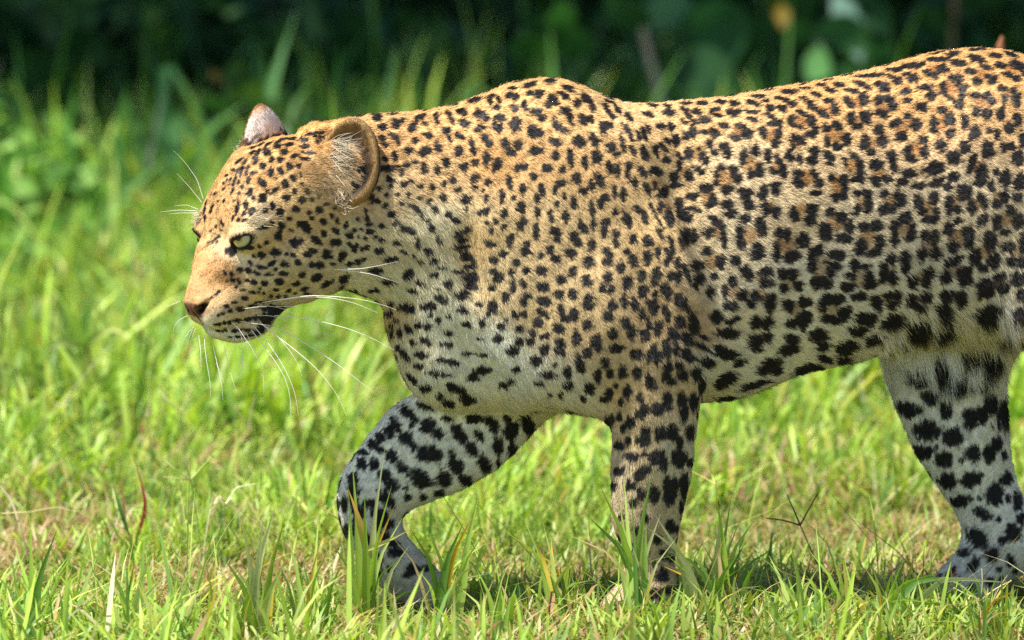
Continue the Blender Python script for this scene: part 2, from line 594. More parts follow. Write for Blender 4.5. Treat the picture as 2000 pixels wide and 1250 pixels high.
OUTLINE = {
    'face': [(372, 620), (358, 612), (354, 598), (357, 580), (363, 560), (370, 530), (376, 505), (381, 485), (380, 466), (382, 445), (384, 425), (389, 408), (397, 390), (410, 365), (430, 335), (448, 312), (466, 294)],
    'crown': [(486, 286), (515, 272), (545, 262), (570, 257), (600, 251), (650, 245), (700, 234)],
    'jaw': [(372, 626), (388, 646), (403, 658), (425, 668), (450, 674), (480, 672), (503, 665), (520, 655), (535, 640), (548, 620), (562, 606), (580, 602), (605, 594), (630, 586), (660, 575), (690, 571)],
    'back': [(735, 223), (800, 213), (870, 206), (930, 187), (990, 165), (1035, 153), (1065, 150), (1100, 151), (1150, 164), (1190, 181), (1214, 194), (1245, 198), (1300, 193), (1400, 187), (1500, 171), (1600, 154), (1700, 130), (1800, 101), (1850, 91), (1900, 87), (1950, 88), (2000, 97), (2060, 125)],
    'chest': [(738, 592), (745, 640), (765, 690), (782, 735), (790, 760)],
    'brisket': [(1075, 812), (1120, 818), (1170, 826)],
    'belly': [(1400, 792), (1440, 790), (1500, 767), (1560, 741), (1620, 722), (1680, 709), (1720, 698), (1780, 682), (1860, 674), (1930, 660)],
    'near_front': [(1184, 840), (1188, 900), (1186, 965), (1190, 1030), (1214, 1090)],
    'near_back': [(1366, 820), (1358, 900), (1345, 980), (1330, 1040), (1325, 1090), (1326, 1130)],
    'far_front': [(790, 775), (745, 812), (700, 870), (665, 920), (652, 960), (655, 1010), (670, 1050), (697, 1090), (720, 1125)],
    'far_back': [(1055, 830), (1040, 848), (980, 910), (900, 960), (800, 1000)],
    'far_shank': [(788, 1010), (792, 1040), (825, 1075), (862, 1110), (886, 1150)],
    'hind_front': [(1720, 712), (1737, 790), (1772, 860), (1812, 930), (1852, 985), (1872, 1030), (1868, 1064), (1836, 1105), (1810, 1140)],
    'hind_back': [(1973, 720), (1976, 780), (1978, 850), (1986, 910), (2004, 970)],
}
fit(OUTLINE['face'], 1, ['head'], 3, 22)
fit(OUTLINE['crown'], 1, ['head', 'body'], 4, 38)
fit(OUTLINE['jaw'], -1, ['head', 'body'], 6, 20)
fit(OUTLINE['back'], 1, ['body', 'hindleg_near'], 5, 95, it=3)
fit(OUTLINE['back'], 1, ['body', 'hindleg_near'], 5, 36, it=2)
fit(OUTLINE['chest'], -1, ['body'], 8, 30)
fit(OUTLINE['brisket'], -1, ['body'], 10, 25)
fit(OUTLINE['belly'], -1, ['body', 'hindleg_near'], 12, 70, it=2)
fit(OUTLINE['belly'], -1, ['body', 'hindleg_near'], 12, 30)
fit(OUTLINE['near_front'], -1, ['foreleg_near'], 8, 30)
fit(OUTLINE['near_back'], 1, ['foreleg_near', 'body'], 5, 30)
fit(OUTLINE['far_front'], -1, ['foreleg_far'], 5, 26)
fit(OUTLINE['far_back'], 1, ['foreleg_far'], 4, 26)
fit(OUTLINE['far_shank'], 1, ['foreleg_far'], 4, 20)
fit(OUTLINE['hind_front'], -1, ['hindleg_far'], 4, 28)
fit(OUTLINE['hind_back'], 1, ['hindleg_far'], 4, 28)


def ridge(pts, width, amp):
    """Raise (or sink) the near side along a line: skin folds and muscle edges."""
    global BV
    u, v = proj(BV)
    n = unit(gradient_mesh())
    q = resample(pts, 4.0)
    d2 = np.full(len(u), 1e9); at = np.zeros(len(u))
    lo, hi = q.min(0) - 4 * width, q.max(0) + 4 * width
    m = np.nonzero((u > lo[0]) & (u < hi[0]) & (v > lo[1]) & (v < hi[1]) & (n @ FWD < -.1))[0]
    for i, p in enumerate(q):
        e = (u[m] - p[0]) ** 2 + (v[m] - p[1]) ** 2
        c = e < d2[m]
        d2[m[c]] = e[c]; at[m[c]] = i / (len(q) - 1)
    fade = smoothstep(0, .35, at[m]) * smoothstep(1, .65, at[m])
    BV[m] += n[m] * (amp * np.exp(-d2[m] / (2 * width ** 2)) * fade)[:, None]


def relax(times, lam=.5):
    """Even out the skin of trunk and limbs; the head keeps its detail."""
    global BV
    e = np.concatenate([BQ[:, [0, 1]], BQ[:, [1, 2]], BQ[:, [2, 3]], BQ[:, [3, 0]]])
    cnt = np.maximum(np.bincount(e[:, 0], minlength=len(BV)), 1)[:, None]
    m = (~np.isin(PARTNAME, ['head', 'lid', 'ear_near', 'ear_far']))[:, None]
    for _ in range(times):
        s = np.stack([np.bincount(e[:, 0], BV[e[:, 1], a], len(BV)) for a in range(3)], 1) / cnt
        BV = np.where(m, BV + (s - BV) * lam, BV)


def gradient_mesh():
    t = np.concatenate([BQ[:, [0, 1, 2]], BQ[:, [0, 2, 3]]])
    f = np.cross(BV[t[:, 1]] - BV[t[:, 0]], BV[t[:, 2]] - BV[t[:, 0]])
    n = np.zeros_like(BV)
    for i in range(3):
        for a in range(3):
            n[:, a] += np.bincount(t[:, i], f[:, a], len(BV))
    return n


relax(10)
ridge([(1205, 195), (1240, 262), (1285, 360), (1335, 480), (1368, 590), (1385, 680)], 15, .0085)
ridge([(1243, 215), (1290, 320), (1345, 425), (1385, 520), (1412, 620), (1410, 690)], 17, -.0105)
ridge([(1265, 240), (1310, 320), (1362, 420)], 9, .0035)
ridge([(1300, 250), (1345, 330), (1400, 440)], 9, -.0030)
ridge([(1420, 470), (1440, 560), (1432, 650)], 14, .0045)
ridge([(885, 420), (915, 480), (922, 560), (895, 610)], 24, -.0085)
ridge([(960, 330), (968, 460), (1000, 580), (1060, 700)], 28, .0070)
ridge([(1100, 330), (1150, 450), (1160, 560)], 28, -.0050)
ridge([(1060, 170), (1120, 270), (1185, 400), (1215, 520)], 22, .0055)
ridge([(1275, 470), (1315, 560), (1345, 660)], 18, .0055)
ridge([(1180, 640), (1230, 700), (1270, 790)], 20, -.0040)
ridge([(800, 610), (870, 660), (950, 730), (1020, 790)], 22, -.0045)
ridge([(780, 300), (800, 420), (830, 540)], 30, .0040)
ridge([(1480, 420), (1500, 540), (1490, 660)], 22, .0035)
ridge([(1560, 420), (1580, 540), (1570, 650)], 22, -.0030)
ridge([(1470, 300), (1600, 270), (1760, 235), (1900, 225)], 30, -.0025)
ridge([(1700, 330), (1850, 300), (1990, 262)], 26, .0030)
ridge([(1730, 640), (1850, 600), (1960, 540)], 26, .0050)
relax(4)
BV += unit(gradient_mesh()) * (.0014 * wave_noise(BV, 5, 71) + .00025 * wave_noise(BV, 18, 72))[:, None] * np.isin(PARTNAME, ['body', 'foreleg_near', 'foreleg_far', 'hindleg_far'])[:, None]
# ---------------------------------------------------------------- the coat: every dark spot with its place, size and slant
# per patch: picture origin, magnification, then x,y,a,b,tilt (tilt may be left out)
SPOTS_RAW = [
(440, 180, 6.25, "660,530,70,18,-12;850,510,60,16,-12;1040,510,70,18,-8;1150,495,60,18,-5;1130,550,60,18;945,580,58,28,-10;1150,605,60,25,-15;980,665,68,24;1020,740,78,18,-2;955,810,65,20,3;845,780,50,24,-20;710,570,55,18,-18;820,565,55,25,-25;770,640,55,22,-12;890,900,30,26;785,905,40,42;825,1045,40,30,60;735,1120,40,42;920,1010,30,15,70;935,1130,30,22,50;845,1210,30,26;900,455,60,14,-8;380,760,40,18,-40"),
(0, 0, 1, "515,444,12,4,-15;448,489,9,6,-45;728,868,14,10,40;760,845,12,9,40;706,905,12,9,60;690,935,10,12;742,822,12,8,50;700,1002,15,12,60;742,1006,18,13,30;676,1040,10,14;712,1052,16,13,20;752,1048,14,10;700,1088,12,15;735,1092,15,11,30;775,1078,13,10;730,1125,13,12;806,1112,12,9,30;672,985,8,16;690,960,12,16;720,985,13,10;1215,1130,14,10;1250,1120,12,10;1235,1165,12,8;1280,1160,12,10;1210,1185,10,6"),
(360, 260, 6.25, "935,140,45,20,-30;1030,130,60,15,-30;1140,160,45,30;1140,110,60,14,-25;840,175,60,15,-25;825,245,45,18,-30;905,220,35,14,-25;1000,225,55,40,20;1215,230,45,40;1065,320,40,25,-50;1175,325,42,30;955,405,42,38,-70;875,345,45,28,-60;845,295,30,12,-30;740,350,42,18,-35;660,340,60,14,-38;600,450,25,18;680,440,50,18,-25;765,450,60,18,-75;840,485,45,20,-15;1050,475,60,28,-85;1170,455,58,30,60;780,555,26,20;780,600,25,20;945,605,62,38,65;1105,690,38,32,-45;790,720,50,40,-50;845,795,30,22,60;955,795,48,46;750,880,55,30,85;725,985,35,20,-50;815,955,55,32,-50;985,945,38,32,30;655,1065,25,20,-60;730,1065,35,18,-25;660,880,50,16,-80;640,950,55,18,-75;590,1030,35,14,-70;670,730,24,16,-45;700,665,20,16,-45;515,520,24,12,-30;525,570,16,12,-45;475,610,18,14,-30;540,630,14,12;260,860,50,12,-75;245,940,45,14,-80;245,1040,50,14,-82;340,900,35,12,-45;320,960,25,12,-60;370,740,30,12,-35;380,1140,22,16,75;455,1100,35,14,60;450,1190,16,14;320,1195,20,16,-30;630,520,60,12,-75;690,490,50,14,-75;600,610,40,10,-70;590,700,45,10,-65;480,680,25,10,-50;410,830,15,12;600,830,25,10,-40;480,830,25,10,-70;660,600,30,10,-75;560,560,30,10,-70;1120,555,14,12;1010,710,22,14,45;1045,745,12,12"),
(340, 380, 6.25, "545,510,25,16,-20;500,540,14,14;420,580,16,10;465,580,14,12;520,570,14,12;1125,590,28,24;1040,625,24,22;930,655,50,20,-10;1060,735,50,35,25;1220,705,55,45,-10;930,830,35,18,55;1050,880,65,25,20;1190,840,48,25,-25;810,915,40,30,15;900,930,40,28,15;1005,960,50,24,5;1155,980,48,22,-5;700,975,35,16,50;620,960,30,14,70;890,1050,40,20,10;975,1070,45,24,20;710,1050,28,20,25;800,1065,40,24,45;1105,1085,38,30;755,1135,18,16;840,1165,32,14,5;955,1195,38,18,10;545,1185,24,18,-30;510,1220,20,16;650,1055,14,14;490,1045,12,12;980,755,30,14,30;1195,345,30,25;1240,930,28,10;1045,1150,14,14;1030,1195,14,14;1095,1200,20,16"),
(340, 500, 6.25, "465,508,18,12,-20;1030,440,14,14;1180,490,26,24;1270,498,26,22;1355,495,20,16;1240,410,34,20,10;1395,425,38,20,-10;1470,455,25,12;1590,405,50,24,-10;1490,340,50,28,-5;1285,320,48,38,20;865,520,40,22,5;735,568,34,14;635,612,28,18;815,650,45,24;940,612,35,18;680,675,32,22,-20;600,702,30,14,-10;535,725,20,12,-10;1230,660,150,55;1170,740,140,55,-20;1100,830,100,45,-40;1050,900,80,35,-45;990,750,40,25;895,775,50,22,-10;780,790,50,22;680,815,25,22;610,820,25,18;555,835,22,16;500,838,20,12;900,905,60,16,-5;810,905,30,14;735,915,35,16;610,915,35,14;530,910,30,12;950,960,60,16,-15;880,980,40,14;780,990,45,14,5;690,992,35,12,5;1060,560,70,12,-5;1160,550,70,8,-8"),
(520, 360, 6.25, "105,60,38,32,-60;240,15,40,30;345,85,28,22;240,165,48,38;435,190,46,42,45;75,260,32,44;170,340,45,50;365,305,52,36,25;640,315,42,46,50;555,185,26,26;500,90,35,22,60;640,145,35,22;730,245,28,16;835,295,25,16,10;525,340,22,18;280,425,30,22;555,415,25,18;75,470,25,22;180,510,45,40;150,620,60,40,100;445,490,70,50,30;490,555,45,38;305,570,25,16,30;695,460,55,32,25;800,385,28,20,60;860,440,38,20,65;845,560,48,28,35;960,510,34,30,60;985,490,40,16,80;1080,560,22,22;1155,545,20,24;1010,630,42,36,50;705,605,48,32,40;620,690,75,34,35;840,705,70,42,-15;350,710,66,55,-20;400,690,45,42;120,830,65,38,-10;495,855,45,36;560,810,60,30,10;740,835,52,42;745,885,68,25,5;935,875,70,48,-50;320,865,30,28;240,850,20,16;65,970,45,28,-25;220,970,48,38,20;385,955,40,32,10;560,985,48,30;655,985,52,36,-5;805,970,30,16;1020,975,36,24,-10;1120,945,32,40;1190,910,25,18;215,1090,55,28;440,1105,50,34;610,1145,72,44,-20;40,1108,40,24;150,1195,50,40,20;365,1218,50,28;735,1215,75,30,-30;950,1150,75,42,-40;1010,735,40,20,40;1070,790,50,30,50;1105,750,18,30;1170,795,18,35;1230,775,35,30;1120,425,18,20;1215,325,16,28;1240,410,30,30;1125,645,20,20;1215,660,18,18;115,1035,30,8;980,325,16,14"),
(520, 480, 5.208, "745,435,45,16,-25;220,458,34,18;285,485,22,12;395,440,50,20,-5;410,488,45,10,-3"),
(640, 360, 4.808, "485,38,25,22;590,18,22,20;550,100,20,18;655,98,22,24;760,100,20,25;875,20,30,22;985,30,25,32;1225,50,40,22,-30;405,130,35,35;365,130,14,30;470,155,25,20;545,205,30,34;695,185,25,22;775,205,20,20;870,135,20,18;955,165,25,28;1088,122,35,30;1010,240,30,34;355,255,18,26;285,325,16,20;380,312,28,22;400,375,38,24;510,395,28,20;310,420,18,20;400,445,35,24;605,285,35,36;640,365,40,26,-25;840,235,46,26,35;885,295,18,40;1135,285,40,32,40;1200,340,55,25,20;945,345,20,30;980,415,32,40;740,425,70,30,10;790,445,35,28;450,495,25,18;500,520,32,18;360,510,16,16;650,560,42,30,20;845,555,45,32,80;480,625,42,34;370,600,25,24;320,610,14,28;715,635,45,14,20;810,680,30,14;950,640,42,30,20;1040,530,42,30,60;600,710,65,28,-5;445,810,85,26,5;765,850,60,48,-40;1000,725,50,30,-5;880,735,30,12;1075,785,40,20;1005,850,45,26;1125,935,50,38,20;870,935,50,22,5;570,920,75,22,5;800,1005,60,25,10;1065,1080,72,36,20;440,995,55,20;740,1165,75,38,5;940,1150,75,38;1035,985,30,10"),
(720, 140, 4.167, "1170,135,40,16;860,230,60,32,-10;985,230,45,20,80;1060,230,40,18,60;1040,290,35,22;1000,195,30,20;1165,195,55,32,8;1185,297,32,32;1195,430,62,46,-80;905,345,58,38,20;960,385,26,24;905,460,45,26,-10;875,470,20,25;1070,375,45,34;1055,455,50,34,15;1030,420,20,30;1110,580,45,32,75;1160,655,38,34,30;1210,605,42,34,80;940,540,45,30,75;980,585,36,34;835,570,40,22,80;855,640,38,26,60;780,420,42,34,20;760,330,45,30,20;655,350,40,24,60;680,400,35,22,80;630,480,40,30,10;655,540,40,18,60;745,525,42,22,25;550,380,50,24,85;510,310,45,30,20;480,520,42,26,20;420,370,50,30,-25;455,420,30,15,20;360,450,50,32,-55;375,560,32,26,30;225,420,48,36,10;280,395,25,22;195,345,45,18;75,370,38,32;115,450,38,30,20;205,530,50,26,20;235,570,35,18,60;110,550,28,32;140,600,25,16;320,640,42,28,10;215,685,42,28,70;135,712,30,20,15;470,645,50,34,15;430,665,30,25;565,615,52,30,60;730,650,55,34,-65;630,740,40,32,60;565,800,42,24,80;455,790,45,26,85;780,780,36,40;870,740,26,36;960,710,65,30,-85;1045,760,62,34,-70;310,760,25,22;380,735,35,16,10;265,815,28,30;190,790,20,22;90,790,28,30;165,880,35,20,50;180,930,20,22;215,885,12,14;295,915,35,22,-15;345,900,22,18;425,925,35,30,20;525,945,28,34;615,912,24,24;690,885,26,34;730,960,45,20,-30;860,865,42,30,-45;965,905,36,30,20;865,945,26,20;1145,895,62,26,80;935,965,18,16;955,1030,22,32;1085,1015,55,24,85;1180,1022,22,18;610,1025,30,26;795,1040,45,36,-30;800,1115,20,20;945,1140,65,26,-20;1105,1160,48,22,-80;1030,1220,25,22;965,1235,18,18;340,315,40,16;690,275,45,16,-10;490,295,30,14"),
(1000, 140, 4.167, "25,205,35,30;20,300,30,34;145,105,60,26,-8;310,75,48,34,-10;490,70,45,12,5;145,175,35,24,10;222,180,36,40;105,275,45,27,85;320,215,35,40;355,245,40,28,20;300,270,38,26;460,135,60,28,25;420,190,55,24,30;530,255,30,34;600,215,50,34,30;650,275,50,28,70;615,120,50,26;690,160,50,22;840,190,65,26,30;765,290,65,22,62;860,310,55,22,62;790,245,45,18,10;815,360,35,22,40;430,320,48,30;475,385,55,30,75;200,330,45,38;245,380,32,36;575,390,55,30,70;630,390,45,30;365,430,55,32,60;420,475,42,30,10;165,470,48,34,80;215,500,45,36;165,510,40,32;745,455,60,34,80;785,440,40,38;355,575,55,32,25;545,570,52,54;665,560,62,38,60;950,370,55,26,62;930,460,50,26,50;965,530,50,20,75;900,590,85,22,78;980,640,45,24,70;1030,520,50,18,75;1075,500,60,20,72;1105,460,45,16,60;1080,665,60,34,75;1170,640,55,26,75;810,620,50,42,40;845,670,30,25;200,645,55,36,-10;355,680,36,34;475,700,72,30,82;595,740,60,28,85;690,700,58,44,80;800,790,60,28,70;855,800,65,26,90;950,765,35,38;940,840,55,22,80;1000,910,52,26,75;1060,820,60,28,60;1175,815,52,34,40;1100,950,58,24,60;90,775,36,30,-10;45,790,22,32;285,785,45,36;405,805,24,40;175,855,28,32;530,865,42,50;715,880,60,36,55;650,925,50,28,80;585,975,32,34;395,910,45,28;350,960,20,45;85,950,24,50;240,960,45,28,80;205,1030,28,40;425,1015,20,30;365,1075,24,28;505,1065,60,32,80;720,1075,34,40;760,1025,38,36;830,975,22,50;905,1000,28,55;650,1110,55,24,85;440,1185,32,55;75,1095,36,42;210,1150,26,40;310,1150,22,35;325,1200,22,30;850,1145,35,30;930,1195,65,32,55;1030,1130,50,30,30;1085,1195,28,50;770,1220,38,36;90,1220,32,35;1210,1100,25,45;1140,270,50,22,20;1110,350,50,22,15;1215,450,45,26"),
(860, 400, 4.167, "215,210,55,26,-25;145,240,40,26,-20;180,285,36,30;150,355,45,24,10;215,345,40,24,-10;210,420,40,40;260,455,45,24,25;245,500,50,28;250,590,65,48;250,660,52,38;180,730,55,46,-20;660,30,35,34;375,155,18,20;415,215,20,35;445,140,20,16;520,180,24,30;660,155,62,32,-75;780,190,24,38;775,255,24,36;570,285,56,32,-65;705,320,28,36;690,385,45,34;935,220,52,36;945,275,30,36;1160,180,62,32,65;1085,255,42,40;1115,310,38,34;375,295,24,18;415,325,40,28,20;515,405,36,34;440,455,45,34,35;620,475,32,32;820,410,24,32;900,370,40,34,30;940,440,38,38;1060,395,48,40,30;1210,470,50,52;825,540,40,44;1070,550,36,45;1230,330,35,45;460,560,55,28,30;470,605,36,30;580,550,26,32;700,535,32,36;595,640,20,38;595,690,22,28;670,640,42,28,60;980,615,42,40;1190,620,52,44;420,680,30,28;835,670,52,38,15;970,730,40,42;1075,730,38,44;530,755,36,42;710,740,35,22,40;680,790,40,32,45;850,785,60,38,15;430,830,42,48;610,900,40,22,60;680,895,30,25;835,885,55,28,30;985,870,48,32,70;1015,930,45,34,40;1090,895,42,55;395,890,26,26;550,940,22,18;790,960,42,42;500,995,36,30;345,965,30,34;965,1005,54,40,40;1195,980,44,46;645,1010,34,30;755,1045,40,26,60;850,1075,36,30;1105,1090,40,60;470,1090,40,34;645,1115,40,32;735,1120,30,24;980,1125,50,34,30;980,1195,45,30,25;850,1180,40,52;590,1190,50,36;1195,1210,36,45;1210,760,38,30;1210,820,45,40;180,860,48,26,20;215,975,40,22,15;70,915,25,22;15,515,25,18;60,645,45,24,20;145,545,40,16;25,780,45,34,20;50,1135,50,24,10;70,1050,40,20,10;320,1095,30,16;310,810,25,18;225,1210,50,14"),
(1120, 400, 4.167, "150,30,25,50;160,160,24,62;355,70,35,36;435,130,60,30,65;585,115,30,50;270,140,40,32;248,220,26,55;350,235,32,36;345,305,28,38;490,280,32,50;445,380,28,30;490,455,38,54;605,295,38,50;605,430,32,58;690,385,24,62;710,235,50,24,60;800,335,75,20,80;770,400,60,18,60;755,470,22,30;160,325,40,48;285,390,52,34,60;280,470,46,32;385,510,32,60;280,590,38,46;240,680,30,38;305,685,30,32;440,635,46,56;555,575,36,46;570,700,66,38,-70;680,560,40,58;665,635,28,34;850,480,24,55;805,580,30,38;850,590,24,60;755,705,70,40,75;315,820,36,50;280,905,46,42;415,780,34,56;500,810,28,58;665,740,20,38;620,795,30,38;655,845,44,46;855,775,34,62;905,800,20,48;745,855,30,42;770,915,24,54;565,900,26,58;870,955,44,48;935,855,18,34;425,970,42,48;480,1040,40,66;615,980,26,55;590,1060,42,50;685,1010,30,66;715,985,24,45;825,1060,60,38,35;930,1095,66,36,60;980,970,88,40,82;315,1050,40,46;185,1130,42,68;345,1170,68,38,-10;110,1220,32,48;520,1215,58,42;645,1190,65,28,-70;690,1225,35,28;760,1160,32,78;835,1170,28,44;910,1215,45,48;1050,1160,65,24,30;1055,1080,40,20,20;645,35,55,14,60;700,140,65,12,55;785,90,66,30,70;860,50,28,60;930,110,40,44;980,40,60,22,15;905,270,38,70;980,260,26,50;1160,145,60,26,40;1100,230,42,40;1090,380,38,36;1205,465,36,56;1000,500,52,44;1020,600,36,50;925,560,80,22,70;990,670,45,16,45;1145,580,30,30;1115,710,35,48;1160,900,50,45"),
(720, 560, 4.167, "310,175,65,32,8;485,165,60,34;590,100,65,36,15;760,65,60,48;760,190,42,30,15;905,148,26,18;925,295,32,34;800,305,45,26,10;655,250,26,30;570,275,25,34;500,230,20,20;485,330,32,28;410,310,32,28;325,345,40,26,30;230,280,25,20;155,225,40,24;125,280,14,30;185,320,18,25;255,380,26,36;190,385,22,38;150,410,14,30;180,150,25,32;355,455,32,25,30;465,445,50,26,30;635,465,52,30,15;655,380,40,24,20;895,430,36,22,10;270,520,40,24,45;310,580,42,24,45;240,495,25,25;230,570,40,14,60;425,555,55,28,10;600,600,50,22,10;690,620,55,24,12;400,650,45,22,-10;550,710,70,24,8;640,720,50,12,5;350,750,60,26,45;465,825,58,28;690,820,65,36,20;760,850,35,28;920,685,75,38,-8;850,745,50,34,-10;805,540,50,16;940,560,40,16;1110,800,40,26;1160,770,30,22;580,890,32,28;650,955,50,26,10;790,910,50,34,20;850,930,35,24;460,975,75,26,25;300,1015,60,32,35;360,1070,50,28,45;220,890,35,20;200,950,40,20;640,1075,50,26;150,1010,30,12"),
(1000, 600, 4.167, "200,440,50,44;345,468,25,16;290,550,65,32,5;40,505,35,28;455,530,36,52;550,465,78,36,72;610,380,36,45;760,455,36,46;790,535,32,40;700,555,32,58;900,530,38,55;1020,530,36,58;635,665,48,48;585,745,30,28;455,640,45,32;225,625,45,18,15;785,715,36,60;845,640,24,20;935,690,42,54;890,770,28,34;1125,610,46,56;1155,660,28,36;1045,735,32,42;1065,850,60,48,-40;785,945,38,58;870,895,24,34;960,940,36,48;910,990,28,30;1190,830,50,62;1090,1040,42,60;1050,1080,38,38;870,1130,40,34;950,1090,25,28;1210,1030,50,55;965,1220,55,38;1190,1220,70,48;800,1220,25,30;400,710,16,26;305,725,30,12,-60;740,750,25,24"),
(1160, 680, 4.167, "350,55,55,40,-10;465,60,65,26,-65;520,90,55,28,-70;600,40,26,42;665,20,24,30;735,45,30,45;780,85,45,30;920,120,55,38,20;870,100,30,16;605,160,34,58;590,240,40,40;635,270,30,28;700,150,30,40;730,225,42,50;830,215,38,60;880,310,28,64;465,260,52,50;485,325,30,42;375,400,30,42;420,490,36,40;375,530,34,34;520,495,46,64;600,440,40,64;715,420,38,68;735,530,34,72;815,440,36,72;540,690,52,58;630,690,54,60;785,695,36,64;700,765,30,54;820,770,28,80;420,700,36,44;400,760,50,40;195,800,42,38;275,760,25,24;305,890,54,40;405,865,18,26;500,890,45,54;560,920,42,74;700,900,64,64;785,935,24,38;145,905,35,38;195,1005,36,34;240,980,18,20;410,990,46,42;380,1040,46,34;300,1120,34,44;390,1180,40,38;490,1180,44,54;600,1120,36,72;650,1130,36,78;740,1130,40,102;800,1080,16,95;610,1220,44,58;1050,60,90,26,10;1180,120,60,32,-20;1080,250,95,46,-25;1090,410,85,40,10"),
(640, 760, 2.841, "370,195,45,28,55;445,130,55,24,45;290,265,30,25;300,340,22,17;435,275,40,34;480,320,35,20,30;560,360,70,44,10;555,205,42,36;610,250,40,25,10;465,205,14,14;355,375,32,34;255,420,26,38;410,435,40,26,30;315,480,36,36;355,535,42,38;510,500,65,45,35;325,610,58,32,45;130,500,26,30;195,350,30,16;730,250,60,32,55;800,330,50,28,50;870,420,60,26,65;650,500,42,46;715,430,40,42;690,380,20,42;770,510,45,28,30;620,580,40,22,-15;530,600,20,22;445,600,22,18;430,555,14,12;815,165,50,26;915,195,55,28,50;845,265,40,18,60;945,320,26,52;1020,230,36,52;1120,215,70,30,60;1030,345,28,34;950,410,14,22;1000,170,35,22,50;140,620,34,42;160,730,22,34;125,795,20,24;275,780,16,20;330,750,45,26;265,970,30,30;345,1000,18,16;435,1030,20,18;40,680,14,55;560,990,36,18;500,1000,20,18;360,860,30,18;55,640,18,36;540,90,40,18,20;680,80,30,14,40;775,70,26,22"),
(1200, 150, 4.167, "310,235,50,22,15;430,235,35,20,30;445,290,50,28;580,215,45,14;715,215,50,20;860,205,45,18;975,215,40,26,10;1130,215,60,20,15;1175,160,55,16;820,265,45,18,-10;845,318,45,13,5;790,290,18,22;965,290,52,34;670,285,42,24,10;570,270,42,22,40;620,335,45,20,50;660,370,35,15,20;735,350,45,28;1120,285,60,16;1130,350,50,18,15;570,365,35,18,30;890,398,40,24;1030,405,45,28,30;1085,465,42,40;985,495,45,28,20;1210,455,50,32,60;640,445,30,52;585,480,34,36;730,450,35,20;810,460,45,30,20;380,410,60,30,-8;460,405,30,32;500,520,36,45;435,525,30,20,40;400,575,55,18,50;335,605,25,52;420,675,34,34;605,620,34,50;725,660,64,32,70;695,590,25,15,30;780,560,55,22,60;815,615,30,28;905,570,45,38;915,625,36,38;1050,655,34,60;1145,605,40,44;530,650,45,18,45;525,725,22,44;695,760,60,26,30;605,790,28,34;615,825,40,25;870,735,36,32;835,800,22,32;835,865,20,28;975,770,36,45;1000,830,40,40;920,915,46,40;1110,790,28,40;1180,760,34,58;480,830,40,45;500,880,44,32;345,770,50,38,40;400,940,32,50;330,890,20,40;635,970,40,36;750,910,56,38;800,1000,34,40;770,1045,36,28;1060,950,46,44;1085,1030,48,38;1215,920,34,34;1200,965,34,38;920,1040,50,34;945,1115,45,42;1060,1155,42,35;1230,1075,32,54;525,1040,38,60;560,1110,34,50;645,1080,65,24,15;600,1150,34,34;370,1060,26,45;450,1140,38,62;830,1190,60,32,45;1180,1200,44,50;700,165,60,12,-8;950,150,50,12,-12"),
(1450, 80, 4.167, "130,448,60,16,-5;380,410,72,25;210,400,45,16,-10;500,350,45,16,-20;85,505,50,18,15;190,490,30,12;310,470,55,16,12;370,490,45,18,20;405,515,34,28;225,548,42,26,15;325,548,42,28,10;500,475,40,20,20;570,530,45,32,25;650,590,52,30,20;600,435,45,22,20;515,385,40,15;720,400,50,20,15;710,490,45,22;755,555,34,48;640,355,40,15;790,355,45,24;700,315,40,16,-10;960,345,50,25,15;1020,375,35,18,20;1060,280,130,16,-3;1150,375,48,42;1100,345,40,18;910,410,60,20,12;985,465,38,52;850,480,38,28,50;880,520,40,26,30;1160,470,78,26,-5;1220,520,34,50;1100,500,28,28;1140,595,55,30,25;80,575,55,16,5;80,640,55,20,15;240,620,70,18,30;300,680,26,35;240,680,45,18,5;410,625,40,18,-10;395,665,26,30;450,695,50,16,15;500,595,62,20,20;560,650,38,45;590,720,28,54;560,760,45,26;685,715,34,40;770,690,50,32,30;845,800,36,48;690,820,25,42;770,860,38,36;880,620,34,40;875,660,24,24;930,700,45,28;1005,620,50,50;40,740,52,38,60;165,750,60,25,65;285,760,34,45;275,835,42,38;410,790,28,34;465,805,45,38,40;420,860,25,24;585,895,40,45;570,970,48,38,25;700,935,58,34,30;710,1000,45,13,10;1110,725,48,38;1145,810,42,52;1000,810,34,40;985,860,34,32;1045,900,42,26;105,890,42,52;210,930,30,58;385,935,32,56;465,960,26,36;295,975,50,26,60;335,1060,34,58;255,1060,36,24,30;60,1080,38,38;135,1050,38,58;460,1080,45,26;440,1130,25,40;470,1170,36,28;590,1090,45,32,40;615,1160,36,44;725,1115,25,35;820,1130,36,50;835,1200,25,48;910,940,50,26,40;955,1010,32,45;965,1100,36,64;910,1130,30,25;850,1030,50,14,65;830,970,20,25;1090,1010,50,40,-40;1090,1145,44,40;1175,1130,42,32;1215,940,40,54;1230,1030,30,40;270,1200,45,50;165,1215,40,40;40,1230,50,28;600,1240,45,20;1000,1240,60,28"),
